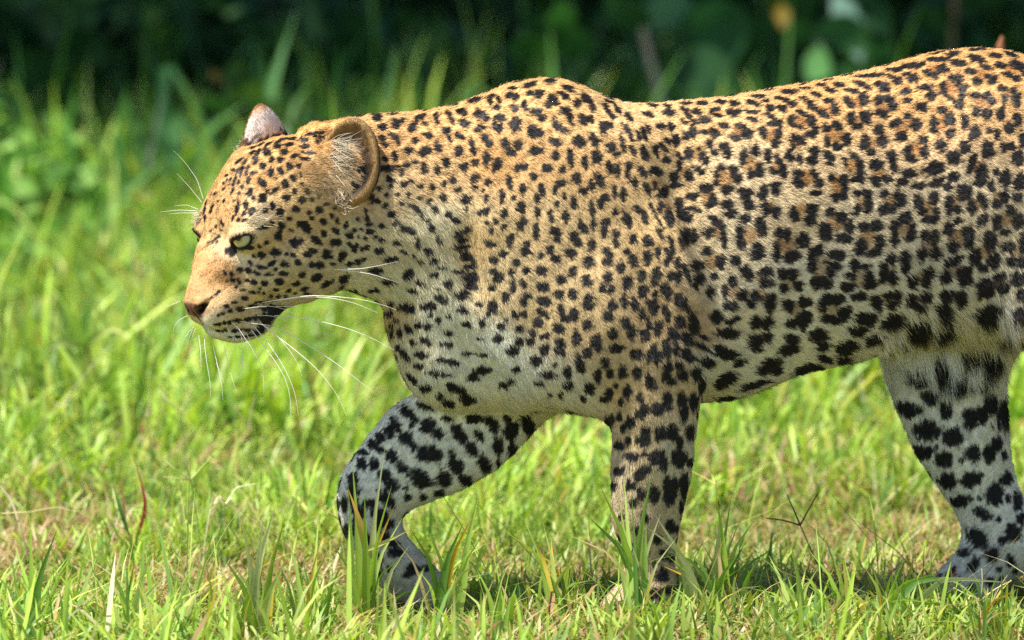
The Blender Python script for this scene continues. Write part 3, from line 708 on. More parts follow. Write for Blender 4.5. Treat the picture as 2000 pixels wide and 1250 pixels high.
(1700, 70, 4.167, "550,190,95,20,3;540,140,70,13,-10;670,145,60,25,-15;870,110,80,20,-5;1010,160,55,25,8;860,185,68,32,15;715,220,62,28,10;1140,150,60,28,30;340,240,110,24,-8;650,105,45,13;205,275,60,22;590,270,50,38;490,310,60,28,25;820,290,45,30;865,370,42,30,10;940,255,52,22,15;985,350,46,42;1060,240,45,26;1200,240,62,38,20;1240,290,20,38;1130,320,50,24,20;1190,350,40,25;210,360,52,28,25;340,345,50,38;300,315,40,16;445,420,60,25,-5;500,490,40,36;285,455,50,22,-8;300,530,32,26;415,580,56,38,25;700,345,58,30;745,410,45,28;750,480,28,44;725,560,36,40;680,535,50,16,45;590,420,28,48;620,480,45,20,55;860,485,45,26,-5;970,510,55,34,55;1080,430,34,28;1090,510,28,38;1175,450,28,44;1190,520,38,62;580,605,42,30,10;645,680,40,54;650,790,38,38;515,700,34,38;515,765,34,26;770,700,32,58;850,790,68,40,-60;860,620,34,40;945,635,40,46;1060,635,34,54;300,655,34,26;370,725,48,48;210,710,55,30,-20;245,820,55,36,-10;425,855,36,38;440,945,38,45;575,890,42,56;765,910,42,54;955,930,44,66;300,925,34,40;330,990,50,34,10;195,1060,40,44;680,990,54,55;520,1080,82,52,-15;315,1120,56,40;255,1190,45,32;540,1195,60,32,-30;825,1045,75,32,-70;905,1130,50,78;680,1150,45,40;1130,750,42,48;1200,690,34,54;970,770,25,28;1030,810,22,44;1200,1000,50,56;1080,910,22,45;1100,1160,48,66;1030,1110,24,32;1240,850,30,66;985,1220,30,48;1230,1170,40,48;400,1225,55,28;620,1230,40,24;760,1230,45,24;1150,900,40,28"),
(1320, 400, 4.167, "340,140,65,28,45;395,270,88,26,85;275,235,46,44;75,275,42,72;145,265,28,48;255,385,40,38;370,470,34,58;315,590,36,32;165,510,50,48;185,600,34,48;490,460,52,40,40;570,540,44,44;600,580,36,40;460,620,36,40;405,700,25,48;535,730,40,44;455,830,55,34,10;285,715,32,48;335,920,45,52;520,215,34,45;525,310,38,50;690,185,70,42,65;560,120,42,35;435,80,44,44;665,380,56,66;735,550,52,44;740,640,48,38;640,740,34,44;620,810,38,34;770,790,50,72;840,235,34,46;900,240,34,50;820,380,26,78;935,420,72,48,-20;1025,290,48,58;1065,280,28,24;965,85,64,34,65;1110,50,44,54;1090,130,42,44;735,50,34,45;815,60,34,48;600,15,50,24;1205,180,42,40;1205,240,50,42;1145,380,60,42,-25;1105,480,44,58;875,570,44,44;955,570,46,42;1000,665,44,42;880,680,38,35;920,825,50,46;1050,790,54,44;1060,900,44,40;1040,960,46,54;935,970,50,38;655,960,54,48;750,960,44,48;465,945,60,26,-25;430,1045,88,38,5;655,1120,66,62;745,1080,45,35;945,1100,54,48;920,1185,88,42,-5;1165,1060,72,58;1200,1150,50,46;370,1190,60,42;460,1215,55,28;1210,465,25,13"),
(1560, 340, 4.167, "145,170,55,34,15;265,35,24,28;290,190,36,32;365,50,32,38;375,110,25,35;370,180,34,32;465,40,36,34;515,35,28,44;640,65,40,38;715,45,40,28;840,60,48,32;970,105,52,32;900,10,55,20;1130,75,50,30,-30;1215,110,35,24;480,160,30,28;560,170,42,38;565,265,36,54;475,295,34,40;700,165,45,30,-25;825,190,58,40,50;820,245,45,28;710,285,58,42;970,230,34,54;1000,310,40,35;1095,200,44,48;1060,370,55,32;1115,340,32,58;115,290,42,56;90,390,40,44;255,310,36,38;350,350,46,48;415,430,40,54;215,455,46,56;240,510,40,35;370,520,56,40;530,430,40,40;630,420,50,50;500,595,44,60;660,555,44,58;610,640,56,38,-25;775,440,36,60;785,540,36,46;860,355,56,44;925,450,36,38;905,515,44,36;1035,510,40,48;1110,530,34,68;1120,650,46,44;1010,655,40,56;160,625,54,44;110,720,48,58;310,660,74,40,5;285,750,48,40;265,810,36,44;160,880,58,56;230,900,50,30;450,740,46,50;535,755,44,28;420,825,40,35;570,840,40,50;575,905,48,44;400,925,54,40;495,990,54,40;755,690,46,44;870,680,48,48;880,780,44,42;690,810,38,78;770,845,40,56;1055,805,54,48;1040,890,45,34;935,880,44,56;40,545,54,54;220,1020,44,52;200,1080,36,40;315,1020,54,48;380,1115,55,44;240,1180,60,32;320,1190,54,34;60,1040,60,38;40,1180,58,58;635,1060,76,42,65;735,985,38,38;800,1000,34,58;765,1070,48,38;510,1170,48,44;585,1180,38,54;920,1040,44,52;1040,1000,48,48;985,1090,64,38;790,1190,90,55,-15;1200,840,48,58;1220,450,48,54;1225,250,34,74;1240,590,30,44;1200,990,48,48;1195,1110,66,76;1000,1230,68,46;210,715,24,15"),
(1740, 340, 4.808, "600,30,50,26,-30;840,60,52,58;695,175,60,70;950,110,34,58;1070,50,48,58;760,310,44,58;860,250,74,34,60;545,270,42,68;600,330,58,38;855,430,70,40,-55;625,440,44,32;545,520,54,58;725,550,58,54;735,655,42,54;595,690,58,44;1060,215,48,58;1000,280,48,44;1185,215,40,44;1130,340,50,44;1000,440,48,58;985,490,35,35;1195,440,54,68;1075,545,44,38;925,625,68,78;795,790,54,72;965,810,58,72;875,880,48,44;1105,690,54,54;1130,830,48,48;1230,830,48,48;1240,640,40,88;590,820,88,38,-25;525,970,62,62;690,920,62,58;690,1000,68,54;895,1080,86,86;1030,970,54,44;1065,1080,54,54;1190,990,68,66;1230,1140,50,58;540,1150,84,64;660,1180,58,66;1200,90,58,58"),
(1360, 560, 3.906, "75,585,60,44;220,690,85,50,-25;190,750,50,30,-20;330,590,70,32,-25;240,510,70,34,10;250,855,82,46;550,600,82,46,-25;500,650,45,28;600,630,50,38;430,750,92,28,-18;600,780,95,46,-15;520,820,60,34;830,630,95,46,-20;930,620,40,38;1140,480,74,46,-10;1130,560,60,38;980,550,60,28,20;45,760,30,48;540,720,40,18"),
(1640, 560, 3.472, "170,215,62,36;120,300,72,34;360,240,82,40,-20;530,290,68,62;230,360,70,32,-20;260,460,72,42;60,400,70,32,-10;40,490,50,46;700,270,68,46,-30;1010,190,75,52;1150,330,58,66,-50;1030,480,72,62;900,450,58,52;440,370,70,18,25;1230,200,40,58;320,620,58,38,40;320,700,24,48;530,620,70,56;695,575,50,82;820,645,92,42,-75;940,650,78,38,-25;620,750,58,48;460,835,82,45,20;715,835,42,62;385,900,30,40;440,970,44,34;595,980,86,60;765,1025,62,58;885,900,54,72;960,870,48,58;1030,800,44,72;1120,870,48,105;540,1130,68,42,15;710,1175,58,52;905,1135,52,52;1010,1130,44,58;1065,1070,35,48;1115,1150,20,38;825,1180,18,20"),
(1700, 860, 3.205, "365,240,34,42;480,255,52,46;630,250,50,52;435,335,24,20;555,385,60,38,-5;635,370,24,18;680,365,16,15;780,335,58,66;860,360,20,28;855,240,38,42;925,215,20,48;925,380,28,62;940,490,28,34;700,460,56,34,30;800,495,18,16;520,460,28,34;665,610,72,50,45;570,580,20,42;895,580,48,52;825,630,26,28;580,705,38,26;645,775,52,30,-50;765,715,42,46;875,755,36,34;805,810,18,15;905,825,20,18;750,885,32,26;820,870,16,16;640,925,24,28;510,825,38,20,-40;420,855,40,12,-25;410,900,35,14,-15;700,215,14,16;570,125,14,14;555,870,28,12"),
(1160, 940, 4.31, "500,130,46,56;640,130,52,95;770,60,34,76;740,220,24,48;400,120,38,34;310,30,28,38;330,190,34,38;430,310,38,42;650,380,42,56;690,400,30,34;530,500,38,42;580,590,28,26;640,650,48,28;690,610,24,28;580,790,52,56;520,690,24,28;640,920,44,34;230,300,24,28;270,430,18,46;160,40,28,38;360,420,30,36;330,560,26,34;440,620,24,28;260,640,22,30"),
]


def load_spots():
    rows = []
    for x0, y0, s, txt in SPOTS_RAW:
        for it in txt.split(';'):
            f = [float(t) for t in it.split(',')]
            if len(f) == 4:
                f.append(0.0)
            rows.append((x0 + f[0] / s, y0 + f[1] / s, f[2] / s, f[3] / s, math.radians(f[4])))
    rows = np.array(rows)
    keep = []
    for i, r in enumerate(rows):                     # neighbouring patches overlap: drop doubles
        if keep:
            k = rows[keep]
            if (np.hypot(k[:, 0] - r[0], k[:, 1] - r[1]) < 0.45 * min(r[2], r[3])).any():
                continue
        keep.append(i)
    return rows[keep]


SPOT = load_spots()
print('spots', len(SPOT))
BT = np.concatenate([BQ[:, [0, 1, 2]], BQ[:, [0, 2, 3]]])
_a, _b, _c = BV[BT[:, 0]], BV[BT[:, 1]], BV[BT[:, 2]]
_fn = np.cross(_b - _a, _c - _a)
BN = np.zeros_like(BV)
for i in range(3):
    np.add.at(BN, BT[:, i], _fn)
BN = unit(BN)
BVH = BVHTree.FromPolygons([tuple(v) for v in BV], [tuple(q) for q in BQ.tolist()])


def cast(u, v):
    d = unit(P(u, v, 0) - CAM)
    loc, nor, idx, dist = BVH.ray_cast(Vector(CAM), Vector(d))
    if loc is None:
        return None
    return np.array(loc), np.array(nor)


# spots on the skin: centre, normal, the two half axes in space
SC, SX, SY, SN = [], [], [], []
R_IM = np.array([1.0, 0, 0])
for u, v, a, b, th in SPOT:
    h = cast(u, v)
    if h is None:
        continue
    p, n = h
    ex = R_IM * math.cos(th) - UPV * math.sin(th)
    ey = R_IM * math.sin(th) + UPV * math.cos(th)
    def onto(e, r):
        t = e - n * (e @ n) / min(-0.30, n @ FWD) * 0     # spot size is the skin's own: follow the tangent
        t = e + FWD * (-(e @ n) / min(n @ FWD, -0.45))     # stretch along the line of sight to lie on the skin
        return t * (r / PXM * (1.05 if u < 760 else 1.08 if u < 1300 and v < 820 else 1.17) + (.0007 if u < 760 else .0003))
    SC.append(p); SN.append(n); SX.append(onto(ex, a)); SY.append(onto(ey, b))
SC, SX, SY, SN = map(np.array, (SC, SX, SY, SN))

# the far side and the parts outside the frame: scatter the same kinds of spot over the bare skin
def extra_spots():
    u, v = proj(BV)
    facing = -(BN @ FWD)
    cand = np.nonzero(((facing < 0.12) | (u > 2005)) & ~np.isin(PARTNAME, ['lid', 'ear_near', 'ear_far', 'head']))[0]
    cand = rng.permutation(cand)[:9000]
    got = [c for c in SC]
    pts = np.array(got)
    out = []
    cell = {}
    def key(p):
        return tuple((p // .03).astype(int))
    for p in pts:
        cell.setdefault(key(p), []).append(p)
    for i in cand:
        p = BV[i]
        k = key(p); ok = True
        for dx in (-1, 0, 1):
            for dy in (-1, 0, 1):
                for dz in (-1, 0, 1):
                    for q in cell.get((k[0] + dx, k[1] + dy, k[2] + dz), ()):
                        if ((p - q) ** 2).sum() < .019 ** 2:
                            ok = False
        if ok:
            cell.setdefault(k, []).append(p)
            out.append(i)
    return out


_ex = extra_spots()
for i in _ex:
    n = BN[i]; t = unit(np.cross(n, rng.normal(size=3))); w = np.cross(n, t)
    a = rng.uniform(.006, .0105)
    SC = np.vstack([SC, BV[i]]); SN = np.vstack([SN, n]); SX = np.vstack([SX, t * a * rng.uniform(1, 1.4)]); SY = np.vstack([SY, w * a])
print('spots in all', len(SC))


def spot_field(p, n):
    """Darkness 0..1 of the spots, and a soft measure of how many lie close by."""
    order = np.argsort(p[:, 0]); xs = p[order, 0]
    dark = np.zeros(len(p)); dens = np.zeros(len(p))
    wob = 0.11 * wave_noise(p, 110, 5) + 0.08 * wave_noise(p, 260, 6)
    for c, ax, ay, sn in zip(SC, SX, SY, SN):
        R = max(np.linalg.norm(ax), np.linalg.norm(ay)) * 1.5 + .004
        Rd = max(R, .03)
        i0, i1 = np.searchsorted(xs, [c[0] - Rd, c[0] + Rd])
        ii = order[i0:i1]
        d = p[ii] - c
        r2 = (d * d).sum(1)
        s = r2 < Rd * Rd
        ii, d, r2 = ii[s], d[s], r2[s]
        s = (n[ii] @ sn) > 0.0
        ii, d, r2 = ii[s], d[s], r2[s]
        if not len(ii):
            continue
        la, lb = np.linalg.norm(ax), np.linalg.norm(ay)
        # solve d = x*ax + y*ay + h*sn
        M = np.linalg.inv(np.stack([ax, ay, sn], 1) + 1e-9 * np.eye(3))
        q = d @ M.T
        q = q[:, :2]
        r = np.sqrt((q * q).sum(1)) + wob[ii]
        dk = 1 - smoothstep(.84, 1.16, r)
        dark[ii] = np.maximum(dark[ii], dk)
        dens[ii] += np.exp(-r2 / (2 * .0125 ** 2)) * (la * lb / .0095 ** 2)
    return dark, dens


HEART_RAW = [
    (1320, 400, 4.167, "120,290,45;330,215,55;300,460,60;470,710,60;600,250,65;690,740,60;770,30,50;1030,40,60;890,320,75;930,610,65;990,860,65;1180,520,80;1200,840,60;700,610,50;700,960,55;690,1100,60;940,1140,60;430,1060,50;60,330,40"),
    (1560, 340, 4.167, "310,390,75;560,510,70;185,760,90;480,850,80;850,440,65;740,210,65;1050,270,75;1070,590,65;740,790,55;980,840,60;270,1100,75;510,240,50;880,730,45;690,1010,55;960,1040,65;330,110,65;780,1010,60"),
    (1740, 340, 4.808, "640,600,85;880,730,75;600,900,75;590,260,65;800,290,60;1080,420,75;1180,730,75;380,660,55;1000,1040,70;1010,230,60;600,1150,70"),
    (1450, 80, 4.167, "680,560,60;930,500,60;1150,530,65;460,650,65;760,760,75;220,760,60;1040,830,50;430,840,40;890,1020,60;290,1020,50;520,1110,60;780,1150,55;90,1010,50;1110,1080,60;950,650,50;260,660,40"),
    (1700, 70, 4.167, "670,430,75;590,700,65;1150,270,65;900,310,60;250,750,60;380,920,55;900,540,60;500,260,50;1130,470,40;880,1080,60;160,560,55;330,700,50"),
    (1200, 150, 4.167, "830,290,45;690,620,60;890,830,75;760,970,60;1110,720,65;420,1070,55;790,440,40;580,780,45;1010,430,45;330,880,50"),
]
HEARTS = []
for x0, y0, s, txt in HEART_RAW:
    for it in txt.split(';'):
        f = [float(t) for t in it.split(',')]
        h = cast(x0 + f[0] / s, y0 + f[1] / s)
        if h is not None:
            HEARTS.append((h[0], f[2] / s / PXM))

# ground colour of the coat, fur length and lie of the fur: control points in the side view
COAT_SAT = .93
COAT = [  # u, v, (sRGB), fur length mm, lie (dx, dz)
    (372, 560, (196, 148, 90), 3, (.25, .97)), (392, 500, (198, 146, 84), 4, (.2, .98)), (400, 590, (204, 158, 102), 3, (.5, .85)), (430, 540, (194, 142, 82), 5, (.6, .8)),
    (450, 590, (214, 170, 112), 5, (.95, .2)), (430, 625, (222, 196, 150), 5, (.95, -.2)), (480, 620, (216, 184, 134), 6, (.95, -.3)), (410, 648, (236, 226, 206), 6, (.4, -.9)),
    (450, 665, (236, 230, 214), 9, (.5, -.85)), (510, 650, (228, 214, 190), 9, (.6, -.8)), (540, 620, (190, 170, 140), 8, (.8, -.6)),
    (400, 430, (206, 156, 96), 6, (.45, .89)), (430, 460, (214, 178, 124), 5, (.3, .95)), (455, 412, (208, 156, 96), 6, (.6, .8)), (475, 398, (210, 156, 96), 7, (.7, .7)), (545, 450, (214, 170, 108), 8, (1, 0)), (525, 480, (210, 172, 112), 8, (1, -.1)), (412, 470, (200, 148, 92), 5, (.3, .95)), (415, 520, (200, 146, 88), 5, (.4, .9)), (445, 525, (194, 140, 86), 5, (.6, .7)), (425, 440, (200, 148, 92), 5, (.4, .9)),
    (440, 482, (220, 190, 146), 4, (.3, .95)), (470, 503, (226, 204, 166), 5, (.8, -.5)), (500, 425, (236, 206, 160), 8, (.9, .3)),
    (430, 350, (206, 152, 90), 7, (.7, .7)), (500, 350, (214, 158, 90), 8, (.85, .5)), (560, 290, (216, 158, 86), 9, (.98, .15)), (640, 260, (212, 152, 82), 10, (1, 0)),
    (560, 430, (216, 174, 112), 8, (1, 0)), (600, 480, (212, 178, 120), 9, (1, -.1)), (620, 400, (220, 178, 112), 9, (1, .1)), (560, 520, (206, 178, 122), 9, (.98, -.2)), (520, 560, (210, 184, 134), 8, (.98, -.15)),
    (640, 560, (210, 186, 138), 12, (.9, -.4)), (700, 560, (222, 206, 168), 16, (.8, -.55)), (690, 470, (206, 184, 140), 12, (.9, -.4)), (600, 590, (214, 192, 150), 10, (.9, -.4)),
    (650, 362, (190, 156, 112), 14, (.8, -.5)), (688, 384, (178, 144, 104), 14, (.7, -.6)), (618, 335, (180, 136, 80), 10, (.9, .1)), (715, 372, (190, 152, 104), 12, (.8, -.5)), (745, 300, (216, 160, 94), 13, (.95, -.25)), (760, 380, (226, 190, 140), 15, (.8, -.55)), (780, 480, (214, 194, 150), 18, (.6, -.8)), (770, 560, (226, 212, 172), 20, (.55, -.82)),
    (850, 260, (216, 160, 94), 12, (.95, -.2)), (850, 350, (220, 174, 116), 14, (.85, -.5)), (850, 440, (222, 204, 164), 17, (.6, -.8)), (850, 540, (222, 208, 170), 20, (.45, -.9)),
    (760, 620, (212, 182, 130), 18, (.1, -1)), (800, 690, (232, 216, 182), 15, (.15, -1)), (860, 630, (236, 226, 200), 16, (.3, -.95)), (870, 760, (240, 232, 216), 18, (.1, -1)), (960, 690, (240, 232, 214), 15, (.4, -.9)), (1000, 780, (238, 231, 216), 20, (.4, -.9)), (1100, 790, (234, 223, 202), 19, (.4, -.9)),
    (930, 480, (214, 176, 116), 14, (.6, -.8)), (960, 560, (214, 182, 130), 14, (.6, -.8)), (960, 300, (214, 158, 90), 12, (.8, -.55)), (1060, 180, (216, 164, 98), 10, (.95, -.2)), (1060, 300, (218, 166, 102), 11, (.75, -.65)),
    (1060, 440, (218, 180, 124), 12, (.7, -.7)), (1060, 600, (214, 178, 124), 12, (.65, -.75)), (1160, 300, (218, 168, 106), 11, (.8, -.6)), (1160, 480, (216, 178, 122), 12, (.65, -.75)), (1160, 640, (208, 172, 120), 12, (.6, -.8)),
    (1260, 460, (220, 178, 118), 12, (.6, -.8)), (1290, 620, (206, 166, 112), 14, (.5, -.85)), (1370, 640, (196, 158, 116), 18, (.6, -.8)), (1230, 760, (204, 170, 120), 12, (.35, -.92)), (1330, 760, (204, 170, 124), 12, (.2, -.98)), (1400, 720, (222, 212, 196), 26, (.8, -.6)),
    (1240, 880, (198, 168, 124), 11, (.1, -1)), (1340, 880, (214, 194, 164), 11, (.1, -1)), (1200, 900, (204, 180, 146), 12, (-.1, -1)), (1260, 1020, (194, 166, 128), 9, (.05, -1)), (1270, 1150, (190, 160, 124), 7, (-.5, -.8)),
    (1260, 230, (222, 176, 116), 10, (1, -.15)), (1400, 220, (220, 168, 104), 10, (1, .05)), (1600, 190, (218, 160, 92), 10, (1, .1)), (1800, 140, (216, 156, 88), 10, (1, .2)), (1950, 110, (214, 156, 88), 10, (1, 0)),
    (1400, 340, (224, 182, 124), 11, (.97, -.25)), (1600, 320, (222, 172, 104), 11, (1, -.1)), (1800, 280, (218, 164, 98), 11, (1, -.1)), (1980, 260, (208, 158, 98), 11, (.95, -.3)), (1420, 480, (222, 190, 142), 14, (.9, -.45)), (1540, 440, (222, 184, 128), 13, (.95, -.3)),
    (1440, 600, (224, 204, 170), 16, (.85, -.5)), (1560, 560, (230, 216, 190), 15, (.9, -.45)), (1700, 450, (210, 182, 138), 13, (.95, -.3)), (1700, 560, (230, 220, 200), 16, (.85, -.5)), (1850, 420, (202, 174, 130), 14, (.9, -.4)), (1950, 450, (196, 170, 128), 14, (.8, -.6)), (1850, 550, (224, 214, 196), 18, (.8, -.6)),
    (1450, 720, (240, 236, 226), 20, (.85, -.5)), (1560, 700, (240, 237, 228), 18, (.85, -.5)), (1700, 650, (236, 232, 224), 22, (.7, -.7)), (1740, 692, (236, 232, 224), 34, (.5, -.85)), (1790, 690, (240, 237, 230), 46, (.4, -.9)), (1850, 688, (240, 237, 230), 50, (.35, -.93)), (1910, 680, (240, 237, 230), 50, (.3, -.93)), (1800, 668, (236, 234, 230), 44, (.5, -.85)), (1860, 655, (236, 234, 230), 50, (.45, -.9)), (1920, 650, (236, 234, 232), 48, (.35, -.93)), (1970, 640, (220, 216, 212), 38, (.3, -.93)), (1900, 560, (208, 196, 172), 16, (.7, -.7)), (1980, 540, (200, 184, 156), 14, (.6, -.8)),
    (820, 830, (240, 232, 216), 12, (-.5, -.85)), (960, 820, (236, 231, 222), 14, (-.2, -.95)), (720, 900, (240, 232, 216), 10, (-.5, -.85)), (850, 930, (238, 230, 215), 9, (-.7, -.7)), (690, 980, (214, 206, 194), 8, (-.1, -1)), (740, 1060, (196, 186, 172), 8, (.4, -.9)), (850, 1150, (176, 168, 158), 7, (.7, -.7)),
    (1780, 760, (228, 221, 208), 13, (.1, -1)), (1900, 780, (238, 230, 215), 13, (0, -1)), (1860, 900, (236, 228, 213), 11, (.2, -1)), (1950, 960, (234, 226, 211), 10, (.2, -1)), (1930, 1070, (216, 208, 196), 8, (-.3, -.95)), (1850, 1130, (200, 192, 182), 7, (-.8, -.5)),
    (2012, 560, (198, 172, 132), 14, (.5, -.85)), (2012, 650, (198, 172, 132), 14, (.5, -.85)), (2100, 250, (212, 158, 92), 11, (1, -.3)), (2100, 480, (202, 168, 116), 13, (.4, -.9)), (2100, 700, (202, 176, 132), 11, (.6, -.8)), (2260, 950, (202, 176, 136), 9, (.1, -1)), (2400, 700, (212, 176, 120), 16, (.3, -.95)), (2700, 950, (230, 220, 200), 16, (1, 0)),
]
CU = np.array([[c[0], c[1]] for c in COAT], float)
CC = np.array([lin(c[2]) for c in COAT])
_g = CC @ [.3, .5, .2]
CC = CC * np.array([.985, 1.03, 1.0])
CC = np.clip(_g[:, None] + (CC - _g[:, None]) * COAT_SAT, .01, .9)
CL = np.array([c[3] for c in COAT], float) / 1000
CD = unit(np.array([[c[4][0], 0, c[4][1]] for c in COAT], float))


def coat_base(u, v):
    n = len(u)
    col = np.zeros((n, 3)); ln = np.zeros(n); di = np.zeros((n, 3))
    for i in range(0, n, 40000):
        s = slice(i, i + 40000)
        d2 = (u[s, None] - CU[None, :, 0]) ** 2 + (v[s, None] - CU[None, :, 1]) ** 2
        w = 1.0 / (d2 + 300.0) ** 2
        w /= w.sum(1, keepdims=True)
        col[s] = w @ CC; ln[s] = w @ CL; di[s] = w @ CD
    return col, ln, unit(di)


def coat(p, n, part):
    u, v = proj(p)
    col, ln, di = coat_base(u, v)
    dark, dens = spot_field(p, n)
    # under side of the trunk pales; rosette hearts are a warmer tan than the net of hair between them
    under = smoothstep(-.25, -.85, n[:, 2]) * np.isin(part, ['body'])
    col = col * (1 - .6 * under[:, None]) + lin((228, 222, 206)) * .6 * under[:, None]
    heart = np.zeros(len(p))
    for c, r in HEARTS:
        i = np.nonzero(np.abs(p[:, 0] - c[0]) < 1.4 * r)[0]
        d = np.linalg.norm(p[i] - c, axis=1) / r
        heart[i] = np.maximum(heart[i], 1 - smoothstep(.75, 1.3, d))
    heart *= part == 'body'
    lane = smoothstep(1330, 1450, u) * smoothstep(230, 330, v) * np.isin(part, ['body']) * (1 - heart)
    col = col + (lin((238, 222, 192)) - col) * (.30 * lane)[:, None]
    tan = col * np.array([.56, .43, .31])
    col = col + (tan - col) * (heart * .85)[:, None]
    fleck = 1 + .07 * wave_noise(p, 300, 21)[:, None] + .06 * wave_noise(p, 55, 22)[:, None]
    col = np.clip(col * fleck, 0, .95)
    legs = np.isin(part, ['foreleg_far', 'hindleg_far', 'foreleg_near'])
    black = np.where(legs[:, None], lin((19, 18, 19)), lin((23, 18, 17)))
    # face: dark rim of the eye and the tear line, grey-brown ears
    hp = (p - HO) @ HR
    ay = np.abs(hp[:, 1])
    e = hp.copy(); e[:, 1] = ay; e -= np.array(EYE)
    q = np.stack([e @ ESL, e @ EUP, e @ EOUT], 1)
    rim = 1 - smoothstep(.85, 1.15, np.sqrt(((q[:, 0] + .001) / .0196) ** 2 + ((q[:, 1] + .0004) / .0122) ** 2) + .05 * wave_noise(p, 300, 31))
    tear = 1 - smoothstep(.8, 1.2, np.sqrt(((q[:, 0] + .0205 + .35 * (q[:, 1] + .008)) / .0095) ** 2 + ((q[:, 1] + .0100 - .55 * (q[:, 0] + .0205)) / .0060) ** 2))
    face = np.isin(part, ['head', 'lid']) & (q[:, 2] > -.012)
    wool = np.exp(-(((u - 660) / 46) ** 2 + ((v - 368) / 24) ** 2)) * (part == 'head')
    dark = dark * (1 - wool)
    col = col * (1 + .45 * (wool * np.clip(wave_noise(p, 240, 33), -1.6, 1.2))[:, None])
    dark = np.maximum(dark, np.maximum(rim, tear) * face)
    nose = (1 - smoothstep(.9, 1.1, np.sqrt(((hp[:, 0] + .003) / .0175) ** 2 + (hp[:, 1] / .0250) ** 2 + ((hp[:, 2] + .0050) / .0125) ** 2))) * (part == 'head')
    ln = np.where(nose > .5, 0, ln)
    ncol = lin((122, 82, 66)) * (1 + .25 * wave_noise(p, 140, 41)[:, None])
    nostril = (1 - smoothstep(.75, 1.15, np.sqrt(((hp[:, 0] + .001) / .0135) ** 2 + ((ay - .0185) / .0105) ** 2 + ((hp[:, 2] + .0030 - .55 * (ay - .0185)) / .0070) ** 2))) * (part == 'head')
    philt = (1 - smoothstep(.6, 1.1, np.abs(hp[:, 1]) / .0022)) * (hp[:, 2] < -.008) * (hp[:, 2] > -.034) * (hp[:, 0] > -.03) * (part == 'head')
    out = col * (1 - dark[:, None]) + black * dark[:, None]
    out = out * (1 - nose[:, None]) + ncol * nose[:, None]
    dk = np.maximum(nostril, philt)[:, None]
    out = out * (1 - dk) + lin((18, 12, 11)) * dk
    ln = np.where((nostril > .4), 0, ln)
    for c, R, w, h, name in EARS:
        m = part == name
        if not m.any():
            continue
        q = (p[m] - c) @ R
        nz = n[m] @ R[:, 2]
        rr = np.sqrt((q[:, 0] / w) ** 2 + (q[:, 1] / h) ** 2)
        inside = (nz > -.15) & (rr < 1.0)
        cc = np.tile(lin((160, 126, 80)), (m.sum(), 1))
        tt = smoothstep(.95, .45, rr)[:, None]
        cc = np.where(inside[:, None], lin((146, 114, 70)) * (1 - tt) + lin((84, 64, 42)) * tt, cc)
        deep = inside & (q[:, 1] < .0 * h)
        hollow_shade = smoothstep(.55, -.25, q[:, 1] / h)[:, None] * smoothstep(1.0, .7, rr)[:, None] * inside[:, None]
        cc = cc * (1 - .93 * hollow_shade)  # shade in the hollow of the ear, painted into its colour
        if name == 'ear_far':
            back = nz < .1
            t = smoothstep(.28, .44, q[:, 1] / h + .06 * wave_noise(p[m], 120, 51))[:, None]
            cc2 = lin((58, 46, 40)) * (1 - t) + lin((224, 208, 196)) * t
            edge = smoothstep(.80, .98, rr)[:, None]
            cc2 = cc2 * (1 - edge) + lin((168, 122, 84)) * edge
            cc = np.where(back[:, None], cc2, cc)
        else:
            back = nz < -.1
            cc = np.where(back[:, None], lin((70, 54, 40)), cc)
        out[m] = cc
        ln[m] = np.where(inside, .0055, .0055)
        di[m] = R[:, 1]
    return np.clip(out, .004, .95), ln, di, dark


BCOL, BLEN, BDIR, BDARK = coat(BV, BN, PARTNAME)
FUR_COUNT = 430000
# ---------------------------------------------------------------- skin and fur objects
leopard = empty('leopard')
tag(leopard, 'spotted leopard striding to the left with its head lowered and one forepaw lifted', 'leopard')


def skin_material():
    m, nt, out = new_mat('leopard_skin')
    at = node(nt, 'ShaderNodeAttribute', attribute_name='col')
    b = node(nt, 'ShaderNodeBsdfPrincipled', Roughness=0.55)
    b.inputs['Specular IOR Level'].default_value = 0.25
    tc = node(nt, 'ShaderNodeTexCoord')
    nz = node(nt, 'ShaderNodeTexNoise', Scale=900.0, Detail=3.0)
    nt.links.new(tc.outputs['Object'], nz.inputs['Vector'])
    bp = node(nt, 'ShaderNodeBump', Strength=0.35, Distance=0.001)
    nt.links.new(nz.outputs[0], bp.inputs['Height'])
    nt.links.new(bp.outputs[0], b.inputs['Normal'])
    nt.links.new(at.outputs['Color'], b.inputs['Base Color'])
    nt.links.new(b.outputs[0], out.inputs[0])
    return m


